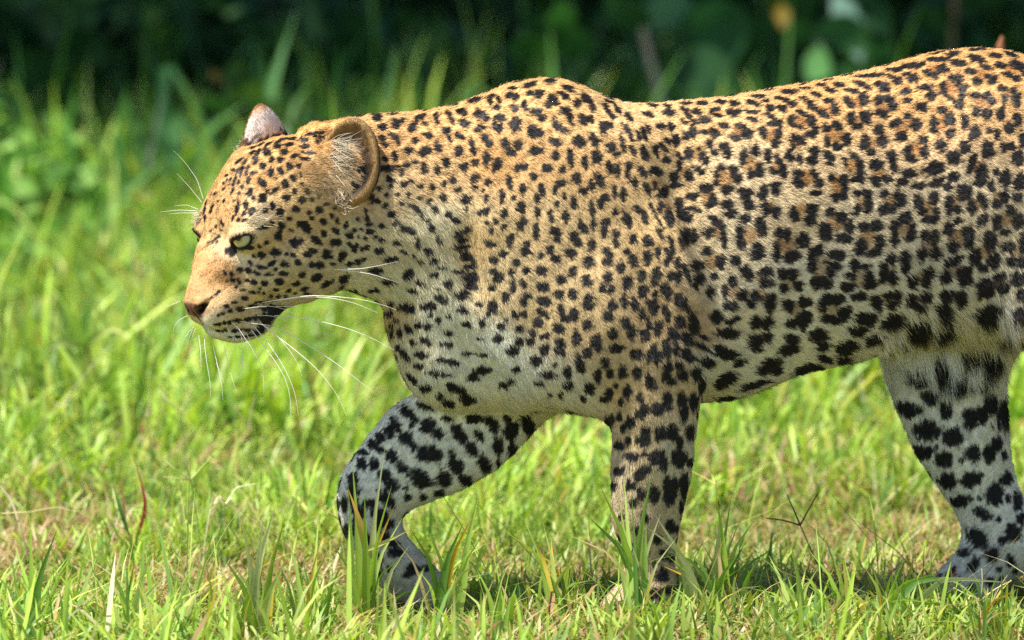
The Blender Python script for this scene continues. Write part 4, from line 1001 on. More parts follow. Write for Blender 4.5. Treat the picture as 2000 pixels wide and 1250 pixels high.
def fur_material():
    m, nt, out = new_mat('leopard_fur')
    at = node(nt, 'ShaderNodeAttribute', attribute_name='col')
    an = node(nt, 'ShaderNodeAttribute', attribute_name='skin_normal')
    geo = node(nt, 'ShaderNodeNewGeometry')
    mixn = node(nt, 'ShaderNodeMix', data_type='VECTOR')
    mixn.inputs['Factor'].default_value = 0.30
    nt.links.new(an.outputs['Vector'], mixn.inputs['A'])
    nt.links.new(geo.outputs['Normal'], mixn.inputs['B'])
    nrm = node(nt, 'ShaderNodeVectorMath', operation='NORMALIZE')
    nt.links.new(mixn.outputs['Result'], nrm.inputs[0])
    d = node(nt, 'ShaderNodeBsdfDiffuse')
    nt.links.new(at.outputs['Color'], d.inputs['Color'])
    nt.links.new(nrm.outputs[0], d.inputs['Normal'])
    h = node(nt, 'ShaderNodeBsdfHair', component='Reflection')
    h.inputs['Color'].default_value = (.5, .5, .5, 1)
    h.inputs['RoughnessU'].default_value = .35
    h.inputs['RoughnessV'].default_value = .6
    mx = node(nt, 'ShaderNodeMixShader', Fac=0.06)
    nt.links.new(d.outputs[0], mx.inputs[1]); nt.links.new(h.outputs[0], mx.inputs[2])
    nt.links.new(mx.outputs[0], out.inputs[0])
    return m


skin_mat = skin_material()
fur_mat = fur_material()
body = np_mesh('body', BV, quads=BQ, col=BCOL, mat=skin_mat, parent=leopard)


def hair_object(name, root, pts, rad, col, nor, mat, parent):
    """Curves from (n, k, 3) points."""
    n, k, _ = pts.shape
    cu = bpy.data.hair_curves.new(name)
    cu.add_curves([k] * n)
    cu.attributes['position'].data.foreach_set('vector', pts.astype(np.float32).ravel())
    r = cu.attributes.get('radius') or cu.attributes.new('radius', 'FLOAT', 'POINT')
    r.data.foreach_set('value', rad.astype(np.float32).ravel())
    a = cu.attributes.new('col', 'FLOAT_COLOR', 'CURVE')
    c = np.ones((n, 4), np.float32); c[:, :3] = col
    a.data.foreach_set('color', c.ravel())
    b = cu.attributes.new('skin_normal', 'FLOAT_VECTOR', 'CURVE')
    b.data.foreach_set('vector', nor.astype(np.float32).ravel())
    cu.materials.append(mat)
    o = bpy.data.objects.new(name, cu)
    return link(o, parent)


def grow_fur(count):
    u, v = proj(BV)
    tri = BT
    A, B, C = BV[tri[:, 0]], BV[tri[:, 1]], BV[tri[:, 2]]
    fn = np.cross(B - A, C - A)
    area = np.linalg.norm(fn, axis=1)
    fnu = fn / np.maximum(area, 1e-12)[:, None]
    face = -(fnu @ FWD)
    w = area * np.where(face > -.25, 1.0, .12)
    tu = u[tri[:, 0]]
    w *= np.where(tu > 2030, .25, 1.0)
    part = PARTNAME[tri[:, 0]]
    w *= np.where(np.isin(part, ['head', 'ear_near', 'ear_far']), 2.2, 1.0)
    w *= np.where(part == 'lid', .8, 1.0)
    w *= np.where(BLEN[tri].min(1) > .0015, 1, 0)
    cs = np.cumsum(w); cs /= cs[-1]
    ti = np.searchsorted(cs, rng.random(count))
    r1 = np.sqrt(rng.random(count)); r2 = rng.random(count)
    ba = np.stack([1 - r1, r1 * (1 - r2), r1 * r2], 1)
    t = tri[ti]
    mixv = lambda a: (a[t] * (ba[:, :, None] if a.ndim == 2 else ba)).sum(1)
    root = mixv(BV); nor = unit(mixv(BN)); pt = PARTNAME[t[:, 0]]
    _, ln, di, _d = coat(root, nor, pt)
    ln = ln * np.where(np.isin(pt, ['head', 'lid', 'ear_near', 'ear_far']), .66, .60)
    ok = ln > .0012
    root, nor, pt, ln, di = [a[ok] for a in (root, nor, pt, ln, di)]
    n = len(root)
    # the lie of the fur follows the skin; locks and strays on several scales
    jit = np.stack([wave_noise(root, 45, s) for s in (61, 62, 63)], 1) * .13 + np.stack([wave_noise(root, 150, s) for s in (64, 65, 66)], 1) * .10
    d = di + jit + rng.normal(size=(n, 3)) * .085
    t_ = unit(d - nor * (d * nor).sum(1)[:, None])
    lift = np.clip(rng.normal(.27, .08, n) + .08 * wave_noise(root, 90, 67), .12, .8)
    lift = np.where(np.isin(pt, ['head', 'lid']), lift * .85, lift)
    L = ln * rng.uniform(.65, 1.2, n) * (1 + .12 * wave_noise(root, 70, 68))
    L = np.clip(L, .002, .05)
    # a hair shows its colour where it lies, so the pattern is read half way along it
    col, _l, _di, dark = coat(root + t_ * (L * .55)[:, None], nor, pt)
    k = 4
    s = np.linspace(0, 1, k)
    pts = np.zeros((n, k, 3))
    up = nor * np.sin(lift)[:, None]; al = t_ * np.cos(lift)[:, None]
    bend = rng.normal(size=(n, 3)) * .10 - nor * .16
    long_ = smoothstep(.016, .030, ln)[:, None]
    bend = bend + np.array([0, 0, -1.0]) * .55 * long_
    for i, q in enumerate(s):
        pts[:, i] = root - nor * .0006 * (1 - q) + (al + up) * (L * q)[:, None] + bend * (L * q * q)[:, None]
    base = np.where(np.isin(pt, ['head', 'lid', 'ear_near', 'ear_far']), .00020, .00027)
    rad = base[:, None] * np.array([1.0, 1.0, .8, .25])[None] * rng.uniform(.8, 1.25, n)[:, None]
    tint = rng.uniform(.88, 1.12, (n, 1))
    light = (rng.random(n) < .035)[:, None] & (dark < .3)[:, None]
    c = col * tint
    c = np.where(light, np.minimum(1, c * 1.25 + .03), c)
    return hair_object('fur', root, pts, rad, np.clip(c, .003, .9), nor, fur_mat, leopard)


fur = grow_fur(FUR_COUNT)
fur['kind'] = 'stuff'


def ear_tufts():
    """Long white hairs standing across the mouth of each ear."""
    P0, P1, P2, P3, NN = [], [], [], [], []
    def strand(a, b, sag):
        m1 = a + (b - a) * .35 + sag; m2 = a + (b - a) * .72 + sag * .8
        P0.append(a); P1.append(m1); P2.append(m2); P3.append(b)
    c, R, w, h, _ = EARS[0]
    for _ in range(140):                      # from the front rim back over the hollow
        y = rng.uniform(-.25, .45)
        a = c + R[:, 0] * (-w * math.sqrt(max(.05, 1 - y * y)) * rng.uniform(.35, .74) * ES) + R[:, 1] * h * y + R[:, 2] * (.004 + rng.uniform(-.003, .003))
        L = rng.uniform(.018, .044)
        b = a + (R[:, 0] * ES * 1.0 + R[:, 1] * (rng.normal(.05, .30)) + R[:, 2] * rng.uniform(-.05, .4)) * L
        strand(a, b, R[:, 2] * rng.uniform(.001, .006) + R[:, 1] * rng.normal(0, .002))
    for _ in range(150):                      # the curly base of the ear
        a = c + R[:, 0] * w * rng.uniform(-.75, .35) * ES + R[:, 1] * h * rng.uniform(-1.12, -.70) + R[:, 2] * rng.uniform(.002, .012)
        b = a + (R[:, 0] * rng.normal(0, .7) + R[:, 1] * rng.uniform(-.2, 1.0) + R[:, 2] * rng.uniform(0, .8)) * rng.uniform(.006, .016)
        strand(a, b, rng.normal(size=3) * .0025)
    c, R, w, h, _ = EARS[1]
    for _ in range(260):
        y = rng.uniform(-.75, .25); sgn = rng.choice([-1, 1])
        a = c + R[:, 0] * sgn * w * math.sqrt(max(.05, 1 - y * y)) * rng.uniform(.5, .9) + R[:, 1] * h * y + R[:, 2] * .002
        b = a + (R[:, 2] * rng.uniform(.6, 1.2) + R[:, 1] * rng.normal(.2, .3) + R[:, 0] * rng.normal(0, .3)) * rng.uniform(.006, .014)
        strand(a, b, rng.normal(size=3) * .001)
    pts = np.stack([np.array(x) for x in (P0, P1, P2, P3)], 1)
    n = len(pts)
    rad = np.array([.00026, .00026, .0002, .00006])[None] * rng.uniform(.8, 1.3, n)[:, None]
    col = lin((226, 208, 176)) * rng.uniform(.55, 1.05, (n, 1))
    nor = np.tile(unit(sun_dir * .6 - FWD), (n, 1))
    o = hair_object('ear_hair', None, pts, rad, np.clip(col, 0, .92), nor, fur_mat, leopard)
    o['kind'] = 'stuff'


ES = 1.0 if EARS[0][1][0, 0] > 0 else -1.0
ear_tufts()


def brow_tufts():
    pts = []
    for (u, v, Y, dx, dz, n) in ((385, 424, None, -.9, -.25, 70), (500, 430, None, .9, .15, 40)):
        hit = cast(u + 8, v)
        base = hit[0] if hit else P(u, v, -.06)
        for _ in range(n):
            a = base + np.array([rng.normal(0, .004 if u < 400 else .010), 0, rng.normal(0, .005)])
            q = BVH.find_nearest(Vector(a))
            a = np.array(q[0])
            L = rng.uniform(.006, .015)
            dd = unit(np.array([dx, -.25, dz]) + rng.normal(size=3) * .3)
            pts.append([a, a + dd * L * .35, a + dd * L * .7 + np.array([0, 0, -.0003]), a + dd * L + np.array([0, 0, -.001])])
    pts = np.array(pts); n = len(pts)
    rad = np.array([.00024, .00022, .00016, .00005])[None] * rng.uniform(.8, 1.2, n)[:, None]
    o = hair_object('brow_hair', None, pts, rad, np.clip(lin((236, 214, 178)) * rng.uniform(.7, 1, (n, 1)), 0, .9), np.tile(unit(sun_dir * .5 - FWD), (n, 1)), fur_mat, leopard)
    o['kind'] = 'stuff'


brow_tufts()


def belly_fringe():
    """The loose white fringe hanging from the belly in front of the hind leg."""
    roots, nors = [], []
    for _ in range(520):
        u = rng.triangular(1690, 1870, 1990); v = 692 - abs(rng.normal(0, 24)) - max(0, u - 1900) * .35 + 10 * math.sin(u / 31.0)
        h = cast(u, v)
        if h is None or h[0][1] > .03:
            continue
        roots.append(h[0]); nors.append(h[1])
    roots = np.array(roots); nors = np.array(nors)
    k = np.repeat(np.arange(len(roots)), 5)
    root = roots[k] + rng.normal(0, .0016, (len(k), 3)); nor = nors[k]
    c, _, _, dark = coat(roots, nors, np.full(len(roots), 'body'))
    c = c[k] * .75 + lin((240, 234, 222)) * .25 * (1 - dark[k])[:, None]
    lock = rng.normal(0, .16, (len(roots), 3))[k]
    d = unit(np.array([.50, -.20, -.80]) + lock + rng.normal(0, .08, (len(k), 3)) + nor * .12)
    uu_, vv_ = proj(roots)
    taper = smoothstep(1690, 1790, uu_) * smoothstep(2000, 1930, uu_) * (.45 + .55 * smoothstep(620, 680, vv_))
    L = (rng.uniform(.012, .030, len(k)) * (.35 + .65 * taper[k]))[:, None]
    pts = np.stack([root, root + d * L * .35, root + d * L * .7 + np.array([0, .001, -.001]), root + d * L + np.array([.001, .003, -.004])], 1)
    rad = np.array([.00028, .00026, .0002, .00006])[None] * rng.uniform(.8, 1.2, len(k))[:, None]
    o = hair_object('belly_fringe', root, pts, rad, np.clip(c * rng.uniform(.8, 1.1, (len(k), 1)), .004, .92), unit(nor + np.array([0, -.5, .5])), fur_mat, leopard)
    o['kind'] = 'stuff'


belly_fringe()

# eyes
def eye_material():
    m, nt, out = new_mat('eye_iris')
    tc = node(nt, 'ShaderNodeTexCoord')
    sp = node(nt, 'ShaderNodeSeparateXYZ')
    nt.links.new(tc.outputs['Object'], sp.inputs[0])
    ln_ = node(nt, 'ShaderNodeVectorMath', operation='LENGTH')
    cb = node(nt, 'ShaderNodeCombineXYZ')
    nt.links.new(sp.outputs['X'], cb.inputs['X']); nt.links.new(sp.outputs['Y'], cb.inputs['Y'])
    nt.links.new(cb.outputs[0], ln_.inputs[0])
    rp = node(nt, 'ShaderNodeValToRGB')
    mp = node(nt, 'ShaderNodeMath', operation='DIVIDE'); mp.inputs[1].default_value = ER
    nt.links.new(ln_.outputs['Value'], mp.inputs[0])
    nt.links.new(mp.outputs[0], rp.inputs[0])
    cr = rp.color_ramp
    cr.elements[0].position = 0.0; cr.elements[0].color = (.006, .006, .005, 1)
    cr.elements[1].position = .20; cr.elements[1].color = (.006, .006, .005, 1)
    for pos, c in ((.23, (160, 142, 84)), (.45, (196, 192, 134)), (.72, (186, 184, 134)), (.80, (90, 86, 62)), (.83, (12, 10, 9))):
        e = cr.elements.new(pos); e.color = tuple(lin(c)) + (1,)
    nz = node(nt, 'ShaderNodeTexNoise', Scale=700.0, Detail=3.0)
    nt.links.new(tc.outputs['Object'], nz.inputs['Vector'])
    mx = node(nt, 'ShaderNodeMix', data_type='RGBA', blend_type='OVERLAY')
    mx.inputs['Factor'].default_value = .25
    nt.links.new(rp.outputs[0], mx.inputs['A']); nt.links.new(nz.outputs[0], mx.inputs['B'])
    b = node(nt, 'ShaderNodeBsdfPrincipled', Roughness=.12)
    b.inputs['Coat Weight'].default_value = .6; b.inputs['Coat Roughness'].default_value = .03
    nt.links.new(mx.outputs['Result'], b.inputs['Base Color'])
    nt.links.new(b.outputs[0], out.inputs[0])
    return m


eye_mat = eye_material()
for sgn in (1, -1):
    m = np.array([1, sgn, 1])
    ec = HO + HR @ (np.array(EYE) * m)
    gaze = unit(HR @ np.array([.84, .46 * sgn, .36]))
    bm = bmesh.new()
    bmesh.ops.create_uvsphere(bm, u_segments=40, v_segments=28, radius=ER)
    me = bpy.data.meshes.new('eye'); bm.to_mesh(me); bm.free()
    me.polygons.foreach_set('use_smooth', np.ones(len(me.polygons), bool))
    me.materials.append(eye_mat)
    o = bpy.data.objects.new('eye', me)
    o.location = ec
    o.rotation_euler = Vector(gaze).to_track_quat('Z', 'Y').to_euler()
    link(o, leopard)

# whiskers, each its own hair
whisker_mat = simple_mat('whisker', (246, 240, 228), .35, .5)
W = [  # picture-tile origin, magnification, then the points
    (320, 560, 4.167, [
        "720,165 830,155 920,165 1000,190 1065,220", "905,162 1050,160 1150,173", "800,128 940,105 1180,70 1400,80 1600,100 1780,145 1890,188", "940,108 1150,82 1350,88 1550,130 1735,210",
        "640,180 760,165 840,163", "760,235 860,235 950,255 1025,290", "900,235 1050,240 1250,275 1500,340 1700,420 1870,515", "615,280 700,295 860,315", "780,290 870,350 970,450 1060,570 1110,670 1125,730",
        "880,310 1000,370 1200,490 1400,620 1580,760 1710,860", "790,300 880,370 965,435 1100,540 1250,670 1380,830 1450,950 1490,1060", "740,330 850,460 960,620 1040,780 1080,920 1095,1050",
        "710,350 820,490 930,640 1000,770 1030,900 1035,1060", "550,290 610,340 660,420 710,490 770,600", "675,385 730,490 790,640 815,760 813,865", "615,370 640,430 700,520 765,600",
        "505,315 530,360 540,410", "570,375 560,420 568,470", "565,385 600,450 635,490", "630,400 635,520 640,640 620,745",
        "330,405 335,500 350,620 375,760 380,900", "285,395 300,520 305,690", "400,480 430,620 470,780 480,920", "400,470 440,650 490,780", "585,470 585,580 570,720", "490,480 530,660 590,860"]),
    (320, 560, 4.167, ["195,235 130,265 85,320 65,440", "245,325 200,370 180,470", "235,345 205,420 178,520", "260,340 225,420 215,550", "250,330 180,400 140,480", "215,265 215,330", "132,118 80,140 22,160"]),
    (0, 0, 1, ["397,388 385,350 360,315 338,293", "394,395 370,365 345,338", "387,409 365,400 340,402", "384,412 350,410 313,414", "386,416 350,416 330,418"]),
    (640, 360, 4.808, ["50,800 300,795 450,770 660,725", "120,808 270,820 420,845 560,890 670,925"]),
]
for gi, (x0, y0, s, lst) in enumerate(W):
    for txt in lst:
        pp = np.array([[float(t) for t in q.split(',')] for q in txt.split()])
        uu, vv = x0 + pp[:, 0] / s, y0 + pp[:, 1] / s
        hit = cast(uu[0], vv[0]) or cast(uu[0] + 4, vv[0] - 6) or cast(uu[0] + 8, vv[0] - 14)
        y_root = hit[0][1] if hit else -.12
        dist = np.concatenate([[0], np.cumsum(np.hypot(np.diff(uu), np.diff(vv)))]) / PXM
        spread = -.28 if gi in (0, 3) else .12
        ctr = np.array([P(a, b, y_root - .0005 + spread * d) for a, b, d in zip(uu, vv, dist)])
        t = np.linspace(0, 1, 14)
        key = dist / dist[-1]
        # smooth interpolation through the points
        sm = np.stack([np.interp(np.linspace(0, 1, 60), key, ctr[:, i]) for i in range(3)], 1)
        ker = np.hanning(17); ker /= ker.sum()
        pad = np.concatenate([2 * sm[:1] - sm[8:0:-1], sm, 2 * sm[-1:] - sm[-2:-10:-1]])
        sm = np.stack([np.convolve(pad[:, i], ker, 'valid') for i in range(3)], 1)
        path = np.stack([np.interp(t, np.linspace(0, 1, 60), sm[:, i]) for i in range(3)], 1)
        L = dist[-1]
        r0 = np.clip(.00032 + L * .0016, .00034, .00062) * (.8 if gi == 1 else 1)
        rad = r0 * (1 - .82 * t ** 1.3)
        ring = 6
        tg = unit(np.gradient(path, axis=0))
        s1 = unit(np.cross(tg, [0, 0, 1.0]) + 1e-6); s2 = np.cross(tg, s1)
        an = np.arange(ring) * 2 * math.pi / ring
        vs = path[:, None] + rad[:, None, None] * (np.cos(an)[None, :, None] * s1[:, None] + np.sin(an)[None, :, None] * s2[:, None])
        nq = []
        for i in range(len(t) - 1):
            for j in range(ring):
                nq.append((i * ring + j, i * ring + (j + 1) % ring, (i + 1) * ring + (j + 1) % ring, (i + 1) * ring + j))
        np_mesh('whisker', vs.reshape(-1, 3), quads=nq, mat=whisker_mat, parent=leopard)
# ---------------------------------------------------------------- ground, grass, undergrowth
def ground_material():
    m, nt, out = new_mat('soil_and_litter')
    tc = node(nt, 'ShaderNodeTexCoord')
    n1 = node(nt, 'ShaderNodeTexNoise', Scale=3.0, Detail=6.0)
    n2 = node(nt, 'ShaderNodeTexNoise', Scale=55.0, Detail=5.0)
    for n in (n1, n2):
        nt.links.new(tc.outputs['Object'], n.inputs['Vector'])
    r1 = node(nt, 'ShaderNodeValToRGB')
    r1.color_ramp.elements[0].position = .35; r1.color_ramp.elements[0].color = tuple(lin((84, 92, 44))) + (1,)
    r1.color_ramp.elements[1].position = .65; r1.color_ramp.elements[1].color = tuple(lin((128, 118, 66))) + (1,)
    nt.links.new(n1.outputs[0], r1.inputs[0])
    r2 = node(nt, 'ShaderNodeValToRGB')
    r2.color_ramp.elements[0].position = .38; r2.color_ramp.elements[0].color = tuple(lin((58, 50, 34))) + (1,)
    r2.color_ramp.elements[1].position = .62; r2.color_ramp.elements[1].color = tuple(lin((168, 150, 100))) + (1,)
    nt.links.new(n2.outputs[0], r2.inputs[0])
    mx = node(nt, 'ShaderNodeMix', data_type='RGBA'); mx.inputs['Factor'].default_value = .5
    nt.links.new(r1.outputs[0], mx.inputs['A']); nt.links.new(r2.outputs[0], mx.inputs['B'])
    b = node(nt, 'ShaderNodeBsdfPrincipled', Roughness=.95)
    b.inputs['Specular IOR Level'].default_value = .1
    nt.links.new(mx.outputs['Result'], b.inputs['Base Color'])
    nt.links.new(b.outputs[0], out.inputs[0])
    return m


def leaf_material(name, trans=.38, rough=.45, spec=.35, gain=1.0):
    """Leaf with a colour of its own at each point, some light passing through it."""
    m, nt, out = new_mat(name)
    at = node(nt, 'ShaderNodeAttribute', attribute_name='col')
    b = node(nt, 'ShaderNodeBsdfPrincipled', Roughness=rough)
    b.inputs['Specular IOR Level'].default_value = spec
    t = node(nt, 'ShaderNodeBsdfTranslucent')
    hs = node(nt, 'ShaderNodeHueSaturation', Hue=.49, Saturation=1.1, Value=1.15)
    nt.links.new(at.outputs['Color'], b.inputs['Base Color'])
    nt.links.new(at.outputs['Color'], hs.inputs['Color'])
    nt.links.new(hs.outputs[0], t.inputs['Color'])
    mx = node(nt, 'ShaderNodeMixShader', Fac=trans)
    nt.links.new(b.outputs[0], mx.inputs[1]); nt.links.new(t.outputs[0], mx.inputs[2])
    nt.links.new(mx.outputs[0], out.inputs[0])
    return m


grass_mat = leaf_material('grass_blade')
weed_mat = leaf_material('weed_leaf', .30, .60, .18)
stem_mat = leaf_material('plant_stem', .0, .7, .2)


def relief(x, y):
    return .012 * np.sin(x * 2.1 + 1.0) * np.cos(y * 1.7 + .4) + .006 * np.sin(x * 5.3) * np.sin(y * 4.1 + 2)


def make_ground():
    xs = np.concatenate([[-600, -120, -30, -10], np.linspace(-4, 4, 81), [10, 30, 120, 600]])
    ys = np.concatenate([[-600, -120, -40, -14, -6], np.linspace(-3, 12, 121), [20, 60, 200, 900]])
    X, Y = np.meshgrid(xs, ys, indexing='ij')
    Z = relief(X, Y) * np.exp(-((X / 6) ** 2 + ((Y - 3) / 9) ** 2)) - .004
    V = np.stack([X, Y, Z], -1).reshape(-1, 3)
    ny = len(ys)
    i, j = np.meshgrid(np.arange(len(xs) - 1), np.arange(ny - 1), indexing='ij')
    a = (i * ny + j).ravel()
    q = np.stack([a, a + ny, a + ny + 1, a + 1], 1)
    o = np_mesh('ground', V, quads=q, mat=ground_material())
    tag(o, 'grassy ground of short green turf and dry litter under the leopard', 'ground', kind='structure')


make_ground()


def half_width(y):
    return (y + 10.0) * .0667 + .42


TS = np.array([0.0, .38, .74, 1.0])


def blade_arrays(base, h, w, az, lean, curl, c0, c1, twist=None, profile=(.75, 1.0, .72)):
    """Vertices (n, 7, 3) and colours of n tapering blades."""
    n = len(base)
    d = np.stack([np.cos(az), np.sin(az), np.zeros(n)], 1)
    tw = az + math.pi / 2 if twist is None else twist
    side = np.stack([np.cos(tw), np.sin(tw), np.zeros(n)], 1)
    V = np.zeros((n, 7, 3)); C = np.zeros((n, 7, 3))
    for i, t in enumerate(TS):
        th = lean + curl * t
        hor = h * (np.sin(lean) * t + .5 * curl * t * t * np.cos(lean))
        ver = h * (np.cos(lean) * t - .5 * np.clip(np.sin(th), 0, 1) * curl * t * t)
        p = base + d * hor[:, None]; p[:, 2] += ver
        cc = c0 + (c1 - c0) * t
        if i < 3:
            V[:, 2 * i] = p - side * (w * .5 * profile[i])[:, None] if np.ndim(w) else p
            V[:, 2 * i + 1] = p + side * (w * .5 * profile[i])[:, None]
            C[:, 2 * i] = cc; C[:, 2 * i + 1] = cc * .93
        else:
            V[:, 6] = p; C[:, 6] = cc
    return V, C


BQ_ = np.array([(0, 1, 3, 2), (2, 3, 5, 4)]); BT_ = np.array([(4, 5, 6)])


def blade_mesh(name, V, C, mat, parent=None):
    n = len(V)
    off = (np.arange(n) * 7)[:, None, None]
    q = (BQ_[None] + off).reshape(-1, 4); t = (BT_[None] + off).reshape(-1, 3)
    return np_mesh(name, V.reshape(-1, 3), quads=q, tris=t, col=np.clip(C.reshape(-1, 3), .003, .9), mat=mat, parent=parent)


GREENS = np.array([lin(c) for c in ((146, 176, 66), (160, 192, 78), (172, 200, 94), (124, 160, 60), (138, 174, 82), (182, 200, 110), (98, 138, 56))])
STRAW = np.array([lin(c) for c in ((206, 190, 130), (190, 168, 108), (214, 204, 156), (168, 140, 92), (196, 160, 120))])


def grass_field(name, label, n, y0, y1, hmin, hmax, wmin, wmax, dry, seed, dens=1.0, clump=0.0, tall=None, bias=None):
    r = np.random.default_rng(seed)
    y = r.uniform(y0, y1, n * 3) if bias is None else y0 + (y1 - y0) * r.random(n * 3) ** bias
    hw = half_width(y)
    keep = r.random(n * 3) < hw / hw.max()
    y = y[keep][:n]; n = len(y)
    x = r.uniform(-1, 1, n) * half_width(y)
    p2 = np.stack([x, y, np.zeros(n)], 1)
    if clump:
        nc = int(n / 14)
        cy = r.uniform(y0, y1, nc); cx = r.uniform(-1, 1, nc) * half_width(cy)
        k = r.integers(0, nc, n); m = r.random(n) < clump
        x = np.where(m, cx[k] + r.normal(0, .022, n), x); y = np.where(m, cy[k] + r.normal(0, .03, n), y)
        p2 = np.stack([x, y, np.zeros(n)], 1)
    patch = wave_noise(p2, .9, seed + 1); fine = wave_noise(p2, 3.5, seed + 2)
    h = r.uniform(hmin, hmax, n) * (1 + .22 * patch + .18 * fine) * r.choice([.7, 1.0, 1.25], n, p=[.35, .45, .2])
    if tall is not None:
        h *= tall(x, y)
    h = np.clip(h, .012, .6)
    w = r.uniform(wmin, wmax, n) * np.clip(.7 + h / (hmax * 2), .6, 1.3)
    az = r.uniform(0, 2 * math.pi, n)
    lean = np.clip(r.normal(.42, .28, n), 0, 1.25); curl = np.clip(r.normal(.55, .4, n), -.2, 1.6)
    g = GREENS[r.integers(0, len(GREENS), n)] * r.uniform(.82, 1.18, (n, 1))
    g = g * (1 + np.clip(.20 * fine + .18 * patch, -.45, .4))[:, None]
    isdry = r.random(n) < np.clip(dry * (1 + .9 * wave_noise(p2, 1.7, seed + 3)), 0, .9)
    s = STRAW[r.integers(0, len(STRAW), n)] * r.uniform(.75, 1.1, (n, 1))
    lean = np.where(isdry, np.clip(lean + .5, 0, 1.45), lean)
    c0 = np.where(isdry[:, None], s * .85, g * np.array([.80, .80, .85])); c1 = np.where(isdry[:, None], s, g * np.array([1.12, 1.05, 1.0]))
    yellow = (r.random(n) < .06)[:, None]
    c1 = np.where(yellow & ~isdry[:, None], lin((206, 186, 84)) * np.ones((n, 3)), c1)
    base = np.stack([x, y, relief(x, y) - .006], 1)
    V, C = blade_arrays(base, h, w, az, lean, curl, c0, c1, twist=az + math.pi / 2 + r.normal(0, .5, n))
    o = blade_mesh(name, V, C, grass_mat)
    tag(o, label, 'grass', kind='stuff')
    return o


def no_paw(x, y):
    """The turf is trodden low where the paws stand."""
    f = np.ones(len(x))
    for u, v, Y in ((1262, 1180, -.093), (858, 1180, .05), (1890, 1160, .10)):
        c = P(u, v, Y)
        f *= 1 - .55 * np.exp(-(((x - c[0]) / .09) ** 2 + ((y - c[1]) / .06) ** 2))
    return f


grass_field('lawn_grass', 'short bright green turf with dry blades around the leopard paws', 62000, -1.05, 1.0, .022, .062, .0026, .0050, .36, 101, clump=.45, tall=no_paw)
grass_field('meadow_grass', 'sunlit green grass spreading behind the leopard', 70000, 0.9, 4.6, .03, .085, .0040, .0072, .24, 201, clump=.4, bias=1.0)
grass_field('rank_grass', 'rank tall grass in half shade along the foot of the bushes', 2200, 3.0, 4.7, .11, .22, .007, .013, .04, 601, clump=.5, tall=lambda x, y: np.where(x < -.15 * half_width(y), 1.0, .5))
grass_field('dry_wisps', 'thin dry stems and pale wisps standing above the turf', 1500, -.85, 1.3, .08, .17, .0010, .0021, .75, 701, clump=.3)
grass_field('front_grass', 'longer mixed grass in front of the paws along the bottom edge', 5600, -.95, -.13, .05, .115, .0032, .0064, .24, 501, clump=.7)
grass_field('litter_grass', 'fallen straw and dry grass lying in the turf', 9000, -1.0, 3.0, .03, .07, .0016, .0030, .95, 301)


def lush(x, y):
    return .6 + .9 * smoothstep(-.4, .9, wave_noise(np.stack([x, y, 0 * x], 1), .8, 77)) + .35 * smoothstep(2.5, 4.2, y)


grass_field('lush_grass', 'taller lush grass clumps towards the bushes', 15000, 1.4, 4.9, .09, .17, .006, .0105, .06, 401, clump=.75, tall=lush, bias=.8)


# ---- single plants -------------------------------------------------------
def ribbon(pts, width, c0, c1, name, mat, parent, n=7, prof=None, tilt=(0, 1, 0), ratio=.28):
    """One leaf or blade along a line of points: a shallow V in section, wide in the middle."""
    pts = np.asarray(pts, float)
    s = np.concatenate([[0], np.cumsum(np.linalg.norm(np.diff(pts, axis=0), axis=1))]); s /= s[-1]
    t = np.linspace(0, 1, n)
    f = np.linspace(0, 1, 50)
    fine = np.stack([np.interp(f, s, pts[:, i]) for i in range(3)], 1)
    if len(pts) > 2:
        ker = np.hanning(15); ker /= ker.sum()
        pad = np.concatenate([2 * fine[:1] - fine[7:0:-1], fine, 2 * fine[-1:] - fine[-2:-9:-1]])
        fine = np.stack([np.convolve(pad[:, i], ker, 'valid') for i in range(3)], 1)
    c = np.stack([np.interp(t, f, fine[:, i]) for i in range(3)], 1)
    tg = unit(np.gradient(c, axis=0))
    side = unit(np.cross(tg, np.asarray(tilt, float)) + 1e-9)
    nor = np.cross(side, tg)
    if prof is None:
        prof = lambda q: np.clip(1.06 * (1 - q ** 2.6) * (.62 + .38 * np.sin(np.pi * np.clip(q * 1.4, 0, 1))), .02, 1)
    w = width * .5 * prof(t)
    V = np.stack([c - side * w[:, None], c + nor * (w * ratio)[:, None], c + side * w[:, None]], 1)
    col = (np.asarray(c0) + (np.asarray(c1) - np.asarray(c0)) * t[:, None])[:, None].repeat(3, 1).copy()
    col[:, 1] *= 1.15
    q = []
    for i in range(n - 1):
        for j in range(2):
            a = i * 3 + j
            q.append((a, a + 1, a + 4, a + 3))
    return np_mesh(name, V.reshape(-1, 3), quads=q, col=np.clip(col.reshape(-1, 3), .003, .9), mat=mat, parent=parent)


